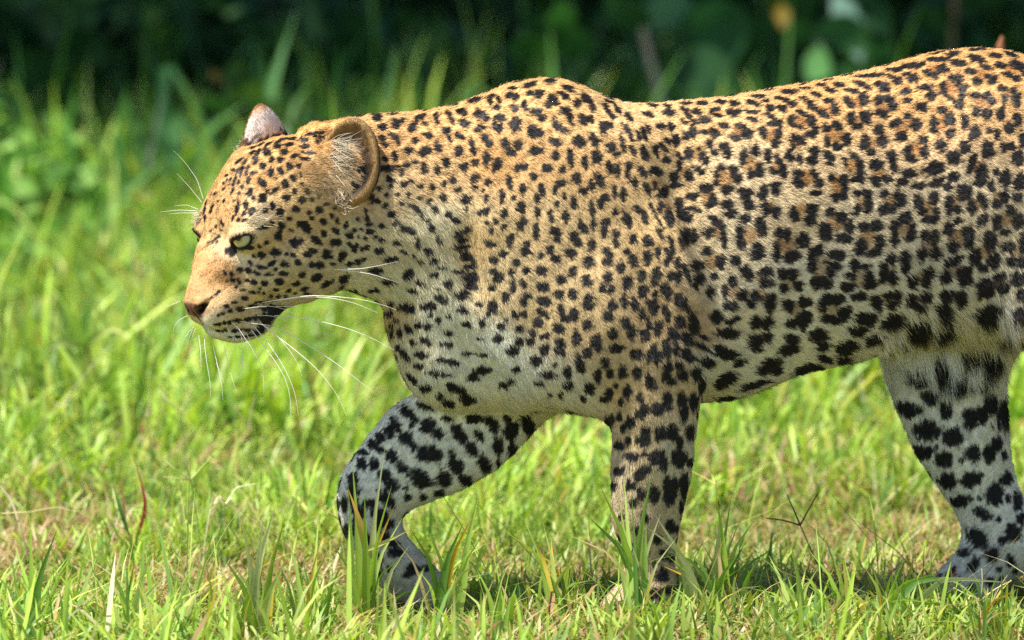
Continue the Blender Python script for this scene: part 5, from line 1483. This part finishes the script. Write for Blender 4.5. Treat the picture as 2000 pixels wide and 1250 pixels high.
def tube(pts, r0, r1, c, name, mat, parent, n=9, ring=6, c1=None):
    pts = np.asarray(pts, float)
    s = np.concatenate([[0], np.cumsum(np.linalg.norm(np.diff(pts, axis=0), axis=1))]); s /= s[-1]
    t = np.linspace(0, 1, n)
    c_ = np.stack([np.interp(t, s, pts[:, i]) for i in range(3)], 1)
    tg = unit(np.gradient(c_, axis=0))
    a = unit(np.cross(tg, [.3, .9, .2]) + 1e-9); b = np.cross(tg, a)
    rad = r0 + (r1 - r0) * t
    an = np.arange(ring) * 2 * math.pi / ring
    V = c_[:, None] + rad[:, None, None] * (np.cos(an)[None, :, None] * a[:, None] + np.sin(an)[None, :, None] * b[:, None])
    q = [(i * ring + j, i * ring + (j + 1) % ring, (i + 1) * ring + (j + 1) % ring, (i + 1) * ring + j) for i in range(n - 1) for j in range(ring)]
    cc = np.asarray(c)[None] + ((np.asarray(c1 if c1 is not None else c) - np.asarray(c))[None]) * t[:, None]
    return np_mesh(name, V.reshape(-1, 3), quads=q, col=np.repeat(cc, ring, 0), mat=mat, parent=parent)


def local(o, base):
    """Move a thing's origin to its base; children keep their place."""
    o.location = base
    for ch in o.children_recursive:
        if ch.parent == o:
            ch.data.transform(Matrix.Translation(-Vector(base)))


PR = random.Random(5)


def tuft(bu, bv, tips, label, colours=None, width=.0075, group='grass tufts standing before the paws'):
    """A tuft whose blades run from its foot to measured tips."""
    b = G(bu, bv, .0)
    b[2] = float(relief(b[0], b[1])) - .004
    o = empty('grass_tuft')
    tag(o, label, 'grass tuft', group)
    tips = list(tips) + [(t[0] + PR.uniform(-45, 45), t[1] + PR.uniform(15, 90)) + ((PR.choice('pdy'),) if PR.random() < .3 else ()) for t in tips]
    for i, tp in enumerate(tips):
        thin = .62 if i >= len(tips) // 2 else 1.0
        tu, tv = tp[0], tp[1]
        cn = tp[2] if len(tp) > 2 else None
        foot = b + np.array([PR.gauss(0, .010), PR.gauss(0, .012), 0])
        tip = P(tu, tv, b[1] + PR.uniform(-.05, .05))
        mid = foot + (tip - foot) * .55 + np.array([(-(tip - foot)[0]) * .14, 0, abs((tip - foot)[0]) * .20 + .004])
        g = GREENS[PR.randrange(len(GREENS))] * PR.uniform(.85, 1.15)
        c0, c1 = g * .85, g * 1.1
        if cn == 'y':
            c0, c1 = lin((150, 160, 60)), lin((226, 178, 60))
        elif cn == 'p':
            c0, c1 = lin((150, 170, 90)), lin((206, 206, 150))
        elif cn == 'd':
            c0, c1 = lin((188, 160, 110)), lin((212, 190, 140))
        L = np.linalg.norm(tip - foot)
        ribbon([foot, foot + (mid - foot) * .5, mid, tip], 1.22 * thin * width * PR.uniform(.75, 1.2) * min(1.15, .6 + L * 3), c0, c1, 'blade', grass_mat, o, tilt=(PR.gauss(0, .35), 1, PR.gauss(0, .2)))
    local(o, b)
    return o


tuft(1248, 1240, [(1170, 945), (1219, 938), (1276, 912), (1207, 962), (1290, 1004, 'p'), (1152, 1012), (1262, 1020), (1195, 1040), (1232, 1060, 'p')], 'tall green tuft of fine blades directly in front of the standing forepaw', width=.0085)
tuft(1388, 1232, [(1258, 1026, 'p'), (1279, 1006, 'p'), (1296, 1106, 'y'), (1340, 1070), (1440, 1085), (1310, 1150)], 'pale arching tuft leaning left just right of the standing forepaw', width=.0085)
tuft(1412, 1222, [(1398, 962), (1411, 985), (1428, 972), (1476, 1012), (1455, 1062), (1482, 1092), (1372, 1062), (1440, 1120, 'y')], 'upright green tuft on the open turf between the forepaw and the hind paw', width=.0080)
tuft(716, 1222, [(688, 902), (752, 872, 'p'), (712, 962), (786, 1012), (772, 985, 'y'), (642, 1052), (735, 1040), (800, 1065, 'p')], 'tall tuft of crossing blades in front of the lifted wrist', width=.0080)
tuft(868, 1216, [(936, 962), (926, 1004, 'y'), (905, 1022), (840, 1040), (800, 1030), (892, 1080), (950, 1060)], 'slanting tuft with one yellow blade beside the lifted forepaw', width=.0085)
tuft(1088, 1222, [(1022, 1012), (1076, 1052, 'y'), (1122, 1072), (1042, 1100), (1140, 1110), (1060, 1020)], 'small tuft on a brown stalk between the two forepaws', width=.0075)
tuft(70, 1275, [(58, 1005), (112, 1032), (162, 1052), (28, 1062), (90, 1080), (140, 1110, 'd')], 'blue-green tuft in the lower left corner of the picture', width=.0080)
tuft(236, 1268, [(202, 1082), (262, 1102), (304, 1062), (180, 1120), (330, 1120, 'p')], 'green tuft below the red-stemmed sprout', width=.0075)
tuft(500, 1275, [(470, 1002, 'p'), (522, 1052, 'p'), (432, 1082), (540, 982, 'p'), (492, 1100), (560, 1090), (515, 1010, 'p')], 'pale tuft of tall blurred blades below the leopard chin', width=.0095)
tuft(610, 1250, [(562, 1042), (622, 1012), (645, 1065), (590, 1090), (668, 1100)], 'green tuft just left of the lifted wrist', width=.0075)
tuft(1570, 1262, [(1502, 1085), (1600, 1105), (1545, 1062), (1640, 1150), (1520, 1150, 'd')], 'low tuft with a straw blade below the belly', width=.0075)
tuft(1720, 1245, [(1906, 1132), (1975, 1138, 'p'), (1830, 1120), (1760, 1100), (1690, 1110), (1850, 1180)], 'long blades sweeping right across the hind paw', width=.0085)
tuft(1900, 1270, [(1880, 1190), (1980, 1180), (1930, 1160), (1990, 1150, 'y'), (1850, 1195)], 'short yellowing tuft below the hind paw', width=.0075)
tuft(1640, 1255, [(1625, 1080), (1580, 1075), (1660, 1120), (1602, 1130), (1690, 1160)], 'grey-green bent tuft left of the hind paw', width=.0070)
tuft(960, 1262, [(930, 1110), (985, 1090), (1010, 1140), (900, 1150), (965, 1130, 'd')], 'short tuft at the bottom edge below the chest', width=.0070)
tuft(360, 1262, [(345, 1110), (390, 1095), (320, 1150), (415, 1130, 'p')], 'thin tuft between the red sprout and the pale tuft', width=.0070)
tuft(1200, 1268, [(1165, 1130), (1215, 1140), (1240, 1170, 'd'), (1140, 1160)], 'low tuft at the bottom edge under the standing forepaw', width=.0070)


def seed_stalk(bu, bv, path, spikes, label, col, spike_col, r=.0009):
    b = G(bu, bv, 0.0)
    o = empty('seed_stalk')
    tag(o, label, 'grass stalk', 'finger grass stalks in the turf')
    Y = b[1]
    pts = [b] + [P(u, v, Y) for u, v in path]
    tube(pts, r * 1.25, r * .8, lin(col), 'stem', stem_mat, o)
    j = pts[-1]
    for s in spikes:
        sp = [j] + [P(u, v, Y + PR.uniform(-.012, .012)) for u, v in s]
        tube(sp, r * 1.25, r * .8, lin(spike_col), 'spike', stem_mat, o, n=12, ring=5)
    local(o, b)


seed_stalk(395, 1105, [(385, 1010), (372, 938)], [[(340, 915), (320, 898)], [(365, 912), (361, 888)], [(392, 915), (413, 893)], [(345, 935), (318, 932)]], 'pale green finger grass stalk with four straight spikes left of the chin', (110, 150, 80), (186, 190, 120))
seed_stalk(432, 1110, [(425, 1050), (440, 986)], [[(432, 972), (410, 1000)], [(452, 972), (470, 1016)], [(462, 952), (500, 945)], [(428, 968), (418, 985)]], 'finger grass stalk with curled cream spikes under the chin', (120, 156, 90), (228, 220, 180))
seed_stalk(305, 985, [(296, 900), (287, 816)], [[(275, 795), (262, 770)], [(292, 790), (294, 760)]], 'tan two-pronged seed stalk furthest from the leopard on the left turf', (140, 150, 100), (196, 186, 140))
seed_stalk(370, 985, [(360, 880), (352, 806)], [[(330, 785), (308, 760)], [(366, 780), (379, 748)]], 'tan two-pronged seed stalk left of the chest', (140, 150, 100), (190, 180, 138))
seed_stalk(1650, 1160, [(1600, 1110), (1563, 1026)], [[(1550, 995), (1537, 966)], [(1578, 998), (1597, 964)], [(1530, 1016), (1496, 1012)]], 'dark three-pronged seed stalk under the belly', (86, 84, 52), (74, 66, 46), r=.0010)
seed_stalk(1912, 1222, [(1914, 1195), (1916, 1172)], [[(1919, 1140), (1918, 1110)], [(1945, 1150), (1976, 1134)], [(1890, 1162), (1862, 1148)]], 'straw-coloured three-pronged seed stalk in front of the hind paw', (170, 160, 110), (206, 190, 140))
seed_stalk(690, 1150, [(672, 1080), (668, 1020)], [[(664, 985), (666, 954)], [(650, 1006), (632, 992)], [(695, 1000), (722, 974)]], 'thin yellow seed stalk before the lifted wrist', (160, 160, 90), (206, 186, 110))
seed_stalk(1425, 1105, [(1412, 1000), (1397, 946)], [[(1390, 925), (1384, 903)], [(1370, 930), (1344, 918)]], 'fine yellow seed stalk right behind the standing foreleg', (150, 160, 84), (206, 190, 120), r=.0008)
seed_stalk(500, 1000, [(492, 900), (486, 840)], [[(470, 812), (452, 790)], [(492, 800), (500, 770)]], 'slender tan seed stalk under the longest whiskers', (140, 150, 100), (190, 180, 130))


def sprout(label, name, cat, bu, bv, segs, group=None):
    b = G(bu, bv, 0)
    o = empty(name)
    tag(o, label, cat, group)
    for kind, pts, w, c0, c1 in segs:
        p3 = [P(u, v, b[1] + PR.uniform(-.01, .01)) for u, v in pts]
        if kind == 'stem':
            tube(p3, w, w * .7, lin(c0), 'stem', stem_mat, o, c1=lin(c1))
        else:
            ribbon(p3, w, lin(c0), lin(c1), 'leaf', weed_mat, o, tilt=(PR.gauss(0, .3), 1, PR.gauss(0, .3)))
    local(o, b)
    return o


sprout('red-stemmed sprout with one pink blade in the left turf', 'red_sprout', 'sprout', 266, 1090, [
    ('stem', [(266, 1090), (255, 1050), (240, 1010)], .0011, (120, 50, 40), (150, 70, 56)), ('leaf', [(262, 1065), (287, 990), (272, 925), (256, 882)], .0055, (170, 70, 60), (214, 108, 100)),
    ('leaf', [(250, 1040), (232, 985), (216, 930)], .0060, (70, 110, 50), (90, 130, 60)), ('leaf', [(246, 1015), (238, 960), (243, 915)], .0030, (190, 150, 110), (206, 160, 120))])
sprout('bare straw stem lying bent at the left edge of the turf', 'bent_straw', 'straw', 60, 1110, [
    ('stem', [(60, 1110), (40, 1030), (22, 975), (0, 950)], .0017, (214, 190, 160), (226, 204, 180)), ('stem', [(2, 1003), (60, 1000), (110, 990), (150, 1000)], .0008, (206, 200, 140), (214, 206, 150))])
sprout('brown dry stalk with a yellow leaf before the lifted forepaw', 'dry_stalk', 'dry stalk', 700, 1225, [
    ('stem', [(700, 1225), (712, 1140), (716, 1075)], .0017, (150, 116, 84), (170, 140, 90)), ('leaf', [(716, 1078), (700, 1010), (680, 955)], .0095, (170, 176, 80), (222, 160, 84)), ('leaf', [(716, 1075), (760, 1055), (800, 1035)], .0055, (190, 190, 96), (206, 200, 120))])
sprout('dark brown dry stalk under the belly right of the chest', 'dry_stalk', 'dry stalk', 1068, 1250, [
    ('stem', [(1068, 1250), (1072, 1190), (1078, 1150)], .0022, (110, 80, 56), (140, 100, 70)), ('leaf', [(1078, 1155), (1060, 1090), (1036, 1042)], .0060, (190, 180, 70), (226, 196, 84)), ('leaf', [(1078, 1155), (1105, 1110), (1130, 1085)], .0050, (150, 170, 70), (180, 190, 90))])
sprout('curled dry straw wisp against the standing foreleg', 'straw_wisp', 'straw', 1200, 1085, [
    ('stem', [(1200, 1085), (1206, 1040), (1216, 1022), (1232, 1012), (1244, 1006)], .0009, (206, 170, 130), (214, 150, 110)), ('stem', [(1186, 1075), (1192, 1050), (1200, 1028)], .0016, (226, 214, 196), (226, 210, 190)), ('stem', [(1206, 1040), (1212, 1062), (1206, 1075), (1200, 1066)], .0008, (214, 196, 160), (214, 190, 150)), ('stem', [(1212, 1025), (1216, 1000), (1214, 988)], .0007, (206, 140, 100), (190, 120, 90))])
sprout('pink-red creeping blade beside the hind paw toes', 'red_sprout', 'sprout', 1835, 1190, [
    ('leaf', [(1835, 1190), (1850, 1140), (1878, 1100)], .0045, (170, 90, 80), (206, 130, 116)), ('stem', [(1870, 1230), (1895, 1225), (1930, 1240)], .0012, (196, 70, 66), (206, 90, 84)), ('stem', [(1888, 1250), (1898, 1220), (1900, 1205)], .0009, (206, 80, 76), (214, 90, 84))])
sprout('young weed with lance-shaped leaves on a dark stem at the left', 'lance_leaf_weed', 'weed', 222, 850, [
    ('stem', [(222, 850), (196, 760), (165, 670)], .0036, (92, 72, 48), (120, 130, 60)), ('leaf', [(165, 672), (140, 620), (112, 575)], .019, (130, 170, 60), (176, 206, 90)), ('leaf', [(166, 668), (172, 600), (186, 535)], .021, (140, 180, 76), (190, 214, 120)),
    ('leaf', [(168, 672), (215, 640), (250, 655)], .012, (150, 176, 80), (206, 206, 130)), ('leaf', [(165, 680), (120, 665), (80, 690)], .015, (150, 176, 90), (196, 200, 120)), ('leaf', [(196, 750), (230, 720), (262, 706)], .013, (130, 160, 70), (170, 190, 96)), ('leaf', [(170, 690), (150, 640), (150, 590)], .014, (160, 190, 60), (206, 214, 90))])


# ---- shaded thicket ------------------------------------------------------
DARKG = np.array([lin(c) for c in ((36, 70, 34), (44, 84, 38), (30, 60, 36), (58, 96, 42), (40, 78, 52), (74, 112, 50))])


def leaf_cloud(pos, size, r, colours, droop=.3):
    """Pointed leaves with a fold: 6 vertices, 4 triangles each, at every position."""
    n = len(pos)
    az = r.uniform(0, 2 * math.pi, n); el = r.normal(-droop, .45, n)
    ax = np.stack([np.cos(az) * np.cos(el), np.sin(az) * np.cos(el), np.sin(el)], 1)
    up = unit(np.array([0, 0, 1.0]) + r.normal(size=(n, 3)) * .55)
    sd = unit(np.cross(ax, up)); nm = np.cross(sd, ax)
    L = size[:, None]; w = L * r.uniform(.26, .42, (n, 1))
    V = np.stack([pos, pos + ax * L * .40 - sd * w + nm * w * .25, pos + ax * L * .45, pos + ax * L * .40 + sd * w + nm * w * .25, pos + ax * L * 1.0 - nm * L * .12], 1)
    C = colours[r.integers(0, len(colours), n)] * r.uniform(.7, 1.3, (n, 1))
    C = np.repeat(C[:, None], 5, 1)
    T = np.array([(0, 2, 1), (0, 3, 2), (1, 2, 4), (2, 3, 4)])
    t = (T[None] + (np.arange(n) * 5)[:, None, None]).reshape(-1, 3)
    return V.reshape(-1, 3), t, C.reshape(-1, 3)


def thicket():
    r = np.random.default_rng(900)
    n = 21000
    y = 5.35 + 4.6 * r.random(n) ** 1.15
    x = r.uniform(-1, 1, n) * (half_width(y) + .9)
    top = .10 + .26 * (y - 5.1) + .10 * wave_noise(np.stack([x, y, 0 * x], 1), .7, 91)
    z = np.clip(top, .05, 1.25) * r.random(n) ** .7
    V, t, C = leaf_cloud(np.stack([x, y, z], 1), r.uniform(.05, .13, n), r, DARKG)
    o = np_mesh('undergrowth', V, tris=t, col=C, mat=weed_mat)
    tag(o, 'dense dark undergrowth in the shade behind the grass', 'undergrowth', kind='stuff')
    m = 4200
    y = 3.9 + 3.4 * r.random(m) ** 1.2
    x = r.uniform(-1, 1, m) * (half_width(y) + .4)
    h = r.uniform(.14, .42, m); w = r.uniform(.007, .014, m)
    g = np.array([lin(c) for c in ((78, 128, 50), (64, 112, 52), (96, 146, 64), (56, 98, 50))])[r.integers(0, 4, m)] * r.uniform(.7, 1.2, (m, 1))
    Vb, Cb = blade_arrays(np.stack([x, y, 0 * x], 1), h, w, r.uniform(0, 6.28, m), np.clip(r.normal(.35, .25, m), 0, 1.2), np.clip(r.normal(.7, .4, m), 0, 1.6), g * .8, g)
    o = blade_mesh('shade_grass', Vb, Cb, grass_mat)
    tag(o, 'tall dark grass growing at the edge of the undergrowth', 'grass', kind='stuff')


thicket()


def leafy_edge():
    """Low leafy growth in the sun where the grass meets the bushes, at the left."""
    r = np.random.default_rng(950)
    n = 3000
    y = r.uniform(2.7, 4.5, n); x = r.uniform(-1, -.38, n) * half_width(y)
    k = wave_noise(np.stack([x, y, 0 * x], 1), 1.1, 93) > -.2
    x, y = x[k], y[k]
    z = (.02 + .13 * smoothstep(2.7, 4.6, y)) * (1 + .4 * wave_noise(np.stack([x, y, 0 * x], 1), 1.6, 94)) * r.random(len(x)) ** .6
    V, t, C = leaf_cloud(np.stack([x, y, np.maximum(z, .01)], 1), r.uniform(.018, .062, len(x)) * r.choice([.7, 1, 1.4], len(x)), r, np.array([lin(c) for c in ((104, 150, 62), (126, 170, 74), (88, 132, 56), (140, 180, 92), (76, 116, 52))]))
    o = np_mesh('leafy_growth', V, tris=t, col=C, mat=weed_mat)
    tag(o, 'sunlit leafy growth at the foot of the bushes on the left', 'ground cover', kind='stuff')


leafy_edge()


def tall_blade(pts, w, label, Y, c=(112, 166, 100), c1=(140, 190, 120)):
    p3 = [P(u, v, Y) for u, v in pts]
    b = np.array([p3[0][0], Y, 0.0])
    o = ribbon([b] + p3, w, lin(c), lin(c1), 'tall_grass_blade', grass_mat, None, n=9, tilt=(.2, 1, .1))
    o.location = b
    o.data.transform(Matrix.Translation(-Vector(b)))
    tag(o, label, 'grass blade', 'tall grass blades rising from the undergrowth')


tall_blade([(522, 190), (548, 110), (582, 14)], .034, 'broad pale blade standing against the dark bushes left of the shoulder', 4.38)
tall_blade([(750, 215), (762, 150), (776, 92)], .036, 'short pale blade right above the near ear', 4.58)
tall_blade([(900, 240), (925, 150), (960, 185), (985, 230)], .028, 'folded green blade just above the neck', 4.38, (84, 140, 74), (130, 180, 100))
tall_blade([(318, 92), (345, 150), (390, 220), (440, 330)], .024, 'long blade slanting down to the far ear', 4.28, (90, 140, 84), (110, 160, 100))
tall_blade([(336, 206), (380, 270), (436, 345)], .034, 'broad blade sloping behind the forehead', 4.08, (100, 150, 90), (120, 170, 104))
tall_blade([(392, 262), (430, 232), (488, 198)], .032, 'light green blade pointing at the far ear', 4.18, (110, 170, 80), (150, 200, 110))
tall_blade([(212, 392), (268, 352), (332, 306)], .036, 'broad light blade lying across the grass left of the whiskers', 3.68, (110, 160, 80), (150, 190, 110))
tall_blade([(140, 330), (132, 250), (150, 170)], .024, 'upright blade at the left edge of the dark bushes', 3.98, (80, 140, 60), (110, 170, 80))
tall_blade([(30, 300), (40, 180), (28, 60)], .022, 'dim upright blade in the upper left corner', 4.38, (70, 120, 56), (96, 150, 76))
tall_blade([(235, 330), (225, 240), (250, 170)], .022, 'narrow upright blade left of the slanting blades', 3.98, (84, 140, 64), (110, 164, 84))
tall_blade([(10, 310), (70, 288), (150, 262)], .026, 'arched green blade near the left edge', 3.78, (90, 150, 50), (120, 180, 70))
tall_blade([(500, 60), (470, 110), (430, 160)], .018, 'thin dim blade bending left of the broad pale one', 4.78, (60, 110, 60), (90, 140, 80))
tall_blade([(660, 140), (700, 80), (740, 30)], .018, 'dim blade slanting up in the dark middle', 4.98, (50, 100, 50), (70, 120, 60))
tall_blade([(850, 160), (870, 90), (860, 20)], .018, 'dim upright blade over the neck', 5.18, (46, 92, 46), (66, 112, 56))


def broadleaf(label, Y, stem, leaves, col_stem=(120, 104, 90), r=.006, group='broad-leaved plants in the shade'):
    p3 = [P(u, v, Y) for u, v in stem]
    b = np.array([p3[0][0], Y, 0.0])
    o = empty('broadleaf_plant')
    tag(o, label, 'leafy plant', group)
    tube([b] + p3, r, r * .7, lin(col_stem), 'stem', stem_mat, o)
    for (a, m_, e, w, c) in leaves:
        dy = PR.uniform(-.06, .06)
        pts = [P(*a, Y), P(*m_, Y + dy), P(*e, Y + dy * 1.6)]
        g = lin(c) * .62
        ribbon(pts, w, g * .9, g * 1.05, 'leaf', weed_mat, o, n=9, tilt=(PR.gauss(0, .15), 1, PR.gauss(.35, .2)),
               prof=lambda q: np.clip(np.sin(np.pi * np.clip(q * .93 + .06, 0, 1)) ** .8, .03, 1), ratio=.16)
    local(o, b)


broadleaf('large-leaved plant over the shoulder dip with a pale leaf at its top', 4.98, [(1300, 260), (1285, 170), (1262, 90), (1250, 30)], [
    ((1250, 30), (1290, 22), (1352, 5), .085, (120, 170, 120)), ((1345, 30), (1385, 50), (1425, 130), .155, (66, 118, 70)), ((1330, 110), (1365, 150), (1400, 230), .14, (54, 100, 56)), ((1255, 60), (1225, 30), (1190, -10), .08, (70, 120, 70)), ((1425, 20), (1450, 60), (1460, 140), .09, (50, 96, 52))], (190, 170, 146), .010)
broadleaf('slim dark plant with a yellow withered leaf beside the large-leaved plant', 5.08, [(1530, 240), (1510, 150), (1495, 60), (1480, -20)], [
    ((1512, 10), (1530, 30), (1536, 66), 0.030, (140, 116, 34)), ((1500, 60), (1560, 20), (1600, -10), .08, (56, 104, 56)), ((1505, 100), (1470, 90), (1440, 110), .06, (44, 90, 48)), ((1498, 0), (1540, -8), (1576, 14), .05, (110, 150, 60))], (70, 110, 60), .004)
broadleaf('plant with a light green leaf just above the middle of the back', 4.88, [(1640, 240), (1625, 180), (1600, 110), (1590, 60)], [
    ((1575, 110), (1596, 128), (1622, 146), .070, (110, 168, 96)), ((1590, 70), (1650, 60), (1700, 95), .075, (70, 120, 70)), ((1640, 130), (1660, 150), (1690, 130), .06, (90, 140, 100)), ((1592, 60), (1560, 60), (1530, 90), .06, (50, 96, 50))], (70, 100, 60), .004)
broadleaf('plant with long grey-green drooping leaves at the top right', 4.98, [(1700, 220), (1690, 120), (1650, 30), (1640, -20)], [
    ((1630, -10), (1655, 40), (1682, 120), .060, (130, 170, 150)), ((1645, 0), (1700, 20), (1740, 70), .07, (56, 100, 62)), ((1690, 90), (1720, 110), (1760, 100), .06, (50, 92, 54))], (90, 110, 80), .004)
broadleaf('brown woody stem rising behind the rump', 5.18, [(1866, 200), (1858, 90), (1862, 20), (1870, -30)], [
    ((1862, 20), (1900, 0), (1950, 10), .08, (50, 92, 52)), ((1860, 60), (1820, 40), (1780, 50), .08, (46, 86, 46)), ((1868, -10), (1920, -20), (1970, -5), .07, (56, 96, 50))], (130, 98, 76), .008)
broadleaf('low leafy plant behind the shoulder hump', 4.68, [(1080, 210), (1070, 130), (1080, 60)], [
    ((1075, 90), (1120, 80), (1165, 100), .07, (54, 104, 50)), ((1072, 110), (1030, 90), (990, 100), .07, (58, 108, 52)), ((1080, 60), (1100, 30), (1090, 0), .06, (60, 110, 54)), ((1078, 70), (1040, 50), (1010, 30), .06, (46, 92, 48))], (60, 96, 52), .004)
broadleaf('leafy plant with yellowing tip behind the far ear', 4.28, [(470, 300), (455, 230), (440, 160)], [
    ((440, 160), (425, 150), (408, 152), .035, (150, 130, 80)), ((445, 180), (485, 175), (520, 190), .055, (96, 140, 60)), ((505, 200), (525, 215), (540, 240), .045, (140, 170, 80)), ((450, 200), (420, 200), (395, 215), .05, (70, 120, 56)), ((442, 170), (460, 140), (485, 130), .045, (80, 120, 56))], (90, 120, 60), .003)
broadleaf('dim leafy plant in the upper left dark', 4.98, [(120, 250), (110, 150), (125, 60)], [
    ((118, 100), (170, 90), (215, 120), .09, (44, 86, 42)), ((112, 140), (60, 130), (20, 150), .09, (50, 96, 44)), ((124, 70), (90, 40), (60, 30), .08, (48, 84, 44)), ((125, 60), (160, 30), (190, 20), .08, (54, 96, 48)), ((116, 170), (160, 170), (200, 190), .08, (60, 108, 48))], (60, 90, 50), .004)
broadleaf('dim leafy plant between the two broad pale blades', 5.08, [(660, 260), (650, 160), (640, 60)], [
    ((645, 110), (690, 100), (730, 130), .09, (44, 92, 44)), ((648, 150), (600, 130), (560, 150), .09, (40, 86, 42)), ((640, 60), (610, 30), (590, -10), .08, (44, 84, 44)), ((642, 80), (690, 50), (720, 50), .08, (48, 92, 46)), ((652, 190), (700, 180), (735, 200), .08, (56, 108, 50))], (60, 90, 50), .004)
# dry seed head seen over the rump
_b = P(1956, 110, 1.2)
o = empty('seed_cluster')
tag(o, 'tiny brown seed cluster showing just over the rump', 'seed cluster')
tube([np.array([_b[0], 1.2, 0]), P(1950, 150, 1.2), P(1954, 92, 1.2)], .0012, .001, lin((120, 84, 56)), 'stem', stem_mat, o)
tube([P(1954, 94, 1.2), P(1955, 84, 1.2), P(1957, 76, 1.2), P(1958, 70, 1.2)], .0068, .0022, lin((140, 92, 62)), 'head', stem_mat, o, n=6)
tube([P(1949, 92, 1.2), P(1947, 86, 1.2)], .003, .0015, lin((130, 86, 58)), 'bud', stem_mat, o, n=4)
local(o, (_b[0], 1.2, 0))


# ---- trees whose crowns shade the thicket -------------------------------
def shade_tree(name, label, base, crown, radii, n, seed):
    r = np.random.default_rng(seed)
    o = empty(name, base)
    tag(o, label, 'tree', 'trees shading the thicket')
    base = np.array(base, float); crown = np.array(crown, float)
    t = tube([base, base + (crown - base) * [.3, .3, .45], base + (crown - base) * [.7, .7, .8]], .16, .09, lin((96, 80, 62)), 'trunk', stem_mat, o, n=8, ring=10)
    t.data.transform(Matrix.Translation(-Vector(base)))
    for k in range(7):
        e = crown + unit(r.normal(size=3)) * np.array(radii) * [.75, .75, .4]
        s = base + (crown - base) * [.6, .6, .72]
        l = tube([s, s + (e - s) * .5 + [0, 0, .15], e], .07, .02, lin((96, 80, 62)), 'limb', stem_mat, o, n=7, ring=7)
        l.data.transform(Matrix.Translation(-Vector(base)))
    q = unit(r.normal(size=(n, 3))) * (r.random((n, 1)) ** .4)
    pos = crown + q * np.array(radii)
    keep = wave_noise(pos, .8, seed + 1) > -1.15
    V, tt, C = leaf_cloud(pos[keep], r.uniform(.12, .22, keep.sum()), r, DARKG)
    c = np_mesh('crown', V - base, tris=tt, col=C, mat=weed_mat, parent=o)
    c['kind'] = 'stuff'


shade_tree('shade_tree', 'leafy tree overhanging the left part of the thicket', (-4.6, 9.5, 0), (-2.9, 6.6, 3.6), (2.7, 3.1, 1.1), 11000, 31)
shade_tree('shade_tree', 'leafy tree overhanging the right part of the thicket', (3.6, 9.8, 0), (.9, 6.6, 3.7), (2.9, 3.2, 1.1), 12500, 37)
